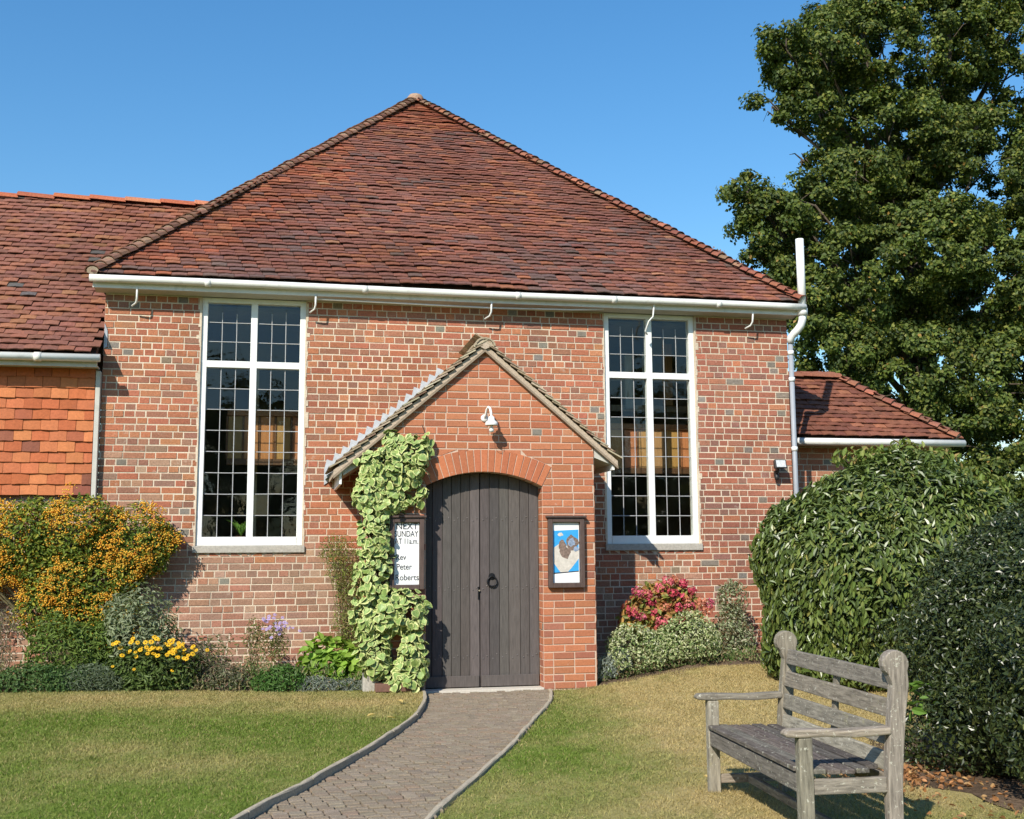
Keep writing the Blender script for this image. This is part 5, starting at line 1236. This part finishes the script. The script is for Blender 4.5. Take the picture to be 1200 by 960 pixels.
def tree(name, label, lobes, trunk, sprays, per, leaf, pal, sr=.34, limb=.09, flat=.8):
    t = thing(name, (trunk[0], trunk[1], 0), label, 'tree')
    m = MB(); x, y, h, r = trunk
    m.tube([(x, y, -.2), (x+.1, y, h*.35), (x-.1, y+.1, h*.7), (x, y, h)], [r*1.25, r, r*.75, r*.4], 12).obj('trunk', M['bark'], t, smooth=True)
    for L in lobes:
        lx, ly, lz, lr = L; f = min(.85, max(.2, (lz-3)/h*.8)); b = Vector((x, y, h*f)); e = Vector((lx, ly, lz))
        md = b.lerp(e, .5)+Vector((rnd.uniform(-.6, .6), rnd.uniform(-.4, .4), rnd.uniform(-.2, .9))); ml = MB()
        ml.tube([b, md, e], [limb*1.7, limb, limb*.35], 7)
        for k in range(4):
            d = Vector((rnd.gauss(0, 1), rnd.gauss(0, 1), rnd.gauss(0, .7))).normalized()*lr*.85; ml.tube([md.lerp(e, rnd.uniform(.5, 1)), e+d*.5+Vector((0, 0, .1)), e+d], [limb*.4, limb*.25, limb*.1], 5)
        ml.obj('limb', M['bark'], t, smooth=True)
    B = [(a, b, c, r_, r_, r_*flat) for a, b, c, r_ in lobes]
    Ps, Ns = shell(B, sprays, .15, .06, 1.5, 1.3)
    k = np.repeat(np.arange(len(Ps)), per); off = rng.normal(0, 1, (len(k), 3)); off /= np.linalg.norm(off, axis=1, keepdims=True); off *= rng.uniform(.15, 1, (len(k), 1))**.45*rng.uniform(.6, 1.25, len(Ps))[k][:, None]*np.array([sr, sr, sr*.7])*(1+.25*np.sin(off[:, :1]*9+k[:, None])*np.sin(off[:, 2:]*8+k[:, None]*2)); Pl = Ps[k]+off
    N = Ns[k]*.35+off/sr*.8+rng.normal(0, .42, off.shape)+np.array([0, -.05, .30]); tone = rng.uniform(.8, 1.2, len(Ps))[k]
    V, F, c, _ = leaves_np(Pl, N, leaf, .95, pal, 'leaf4')
    mobj('crown', mesh_np('crown', V, F, M['leaf_attr'], c*tone[:, None]), t, None, 'stuff')
    return t
OG = [(4, (.078, .112, .021)), (3, (.118, .150, .026)), (2, (.045, .072, .015)), (1.3, (.19, .20, .038)), (.08, (.32, .19, .05))]
tree('oak_tree', 'huge oak tree with dark gaps in its green crown rising behind the hall', OAK+[(13.5, 21.3, 12.9, .85), (14.8, 21.4, 12.9, 1.0), (14.9, 21.5, 11.2, 1.0), (27., 20, 3.2, 2.4), (28., 21, 7., 2.6), (29., 22, 12.5, 3.), (15.0, 21.6, 18.0, .9), (23.5, 19.6, 3.4, 2.0), (26., 20, 5., 2.4), (24.6, 21, 8, 2.5), (22.3, 19.3, 2.2, 1.6), (25.5, 19.5, 2.2, 2.), (18.0, 20.8, 6.4, 1.5), (17.0, 21.5, 14.4, 1.5), (19.5, 25.5, 12.5, 4.2), (24.5, 27, 14, 5.), (21.5, 26, 20.5, 4.2), (20.5, 23.5, 7.2, 3.2), (24, 24, 5, 3.5)], (22.0, 25.5, 17, .55), 3700, 165, .150, OG, sr=.42)
tree('copper_tree', 'small reddish tree showing just above the right slope of the roof', [(11.9, 22, 10.9, .75), (11.2, 22, 10.2, .7), (12.6, 22, 10.2, .8)], (11.9, 22, 9.5, .12), 260, 18, .13, [(3, (.24, .10, .06)), (2, (.30, .17, .08)), (1, (.13, .12, .05))], sr=.22, limb=.03)
# unseen trees behind the viewer, added so their reflection darkens the window glass
for (x, y, h, s, lb) in ((-13, -46, 9, 4.6, 'leftmost round tree in the row behind the viewer'), (-4, -50, 10.5, 5.2, 'tallest round tree in the row behind the viewer'), (5, -47, 7, 4.4, 'low round tree in the row behind the viewer'), (-22, -47, 10, 5., 'outermost broad tree in the row behind the viewer'), (13, -48, 8.5, 4.8, 'round tree right of the low one in the row behind the viewer'), (21, -46, 9.5, 5., 'rightmost round tree in the row behind the viewer')):
    lob = [(x+rnd.uniform(-1, 1)*s*.55, y+rnd.uniform(-1, 1)*s*.3, h*.5+rnd.uniform(-.3, .45)*h, s*.5) for _ in range(9)]
    tree('reflected_tree', lb, lob, (x, y, h*.8, .3), 700, 14, .42, OG, sr=.6)['group'] = 'trees behind the viewer'
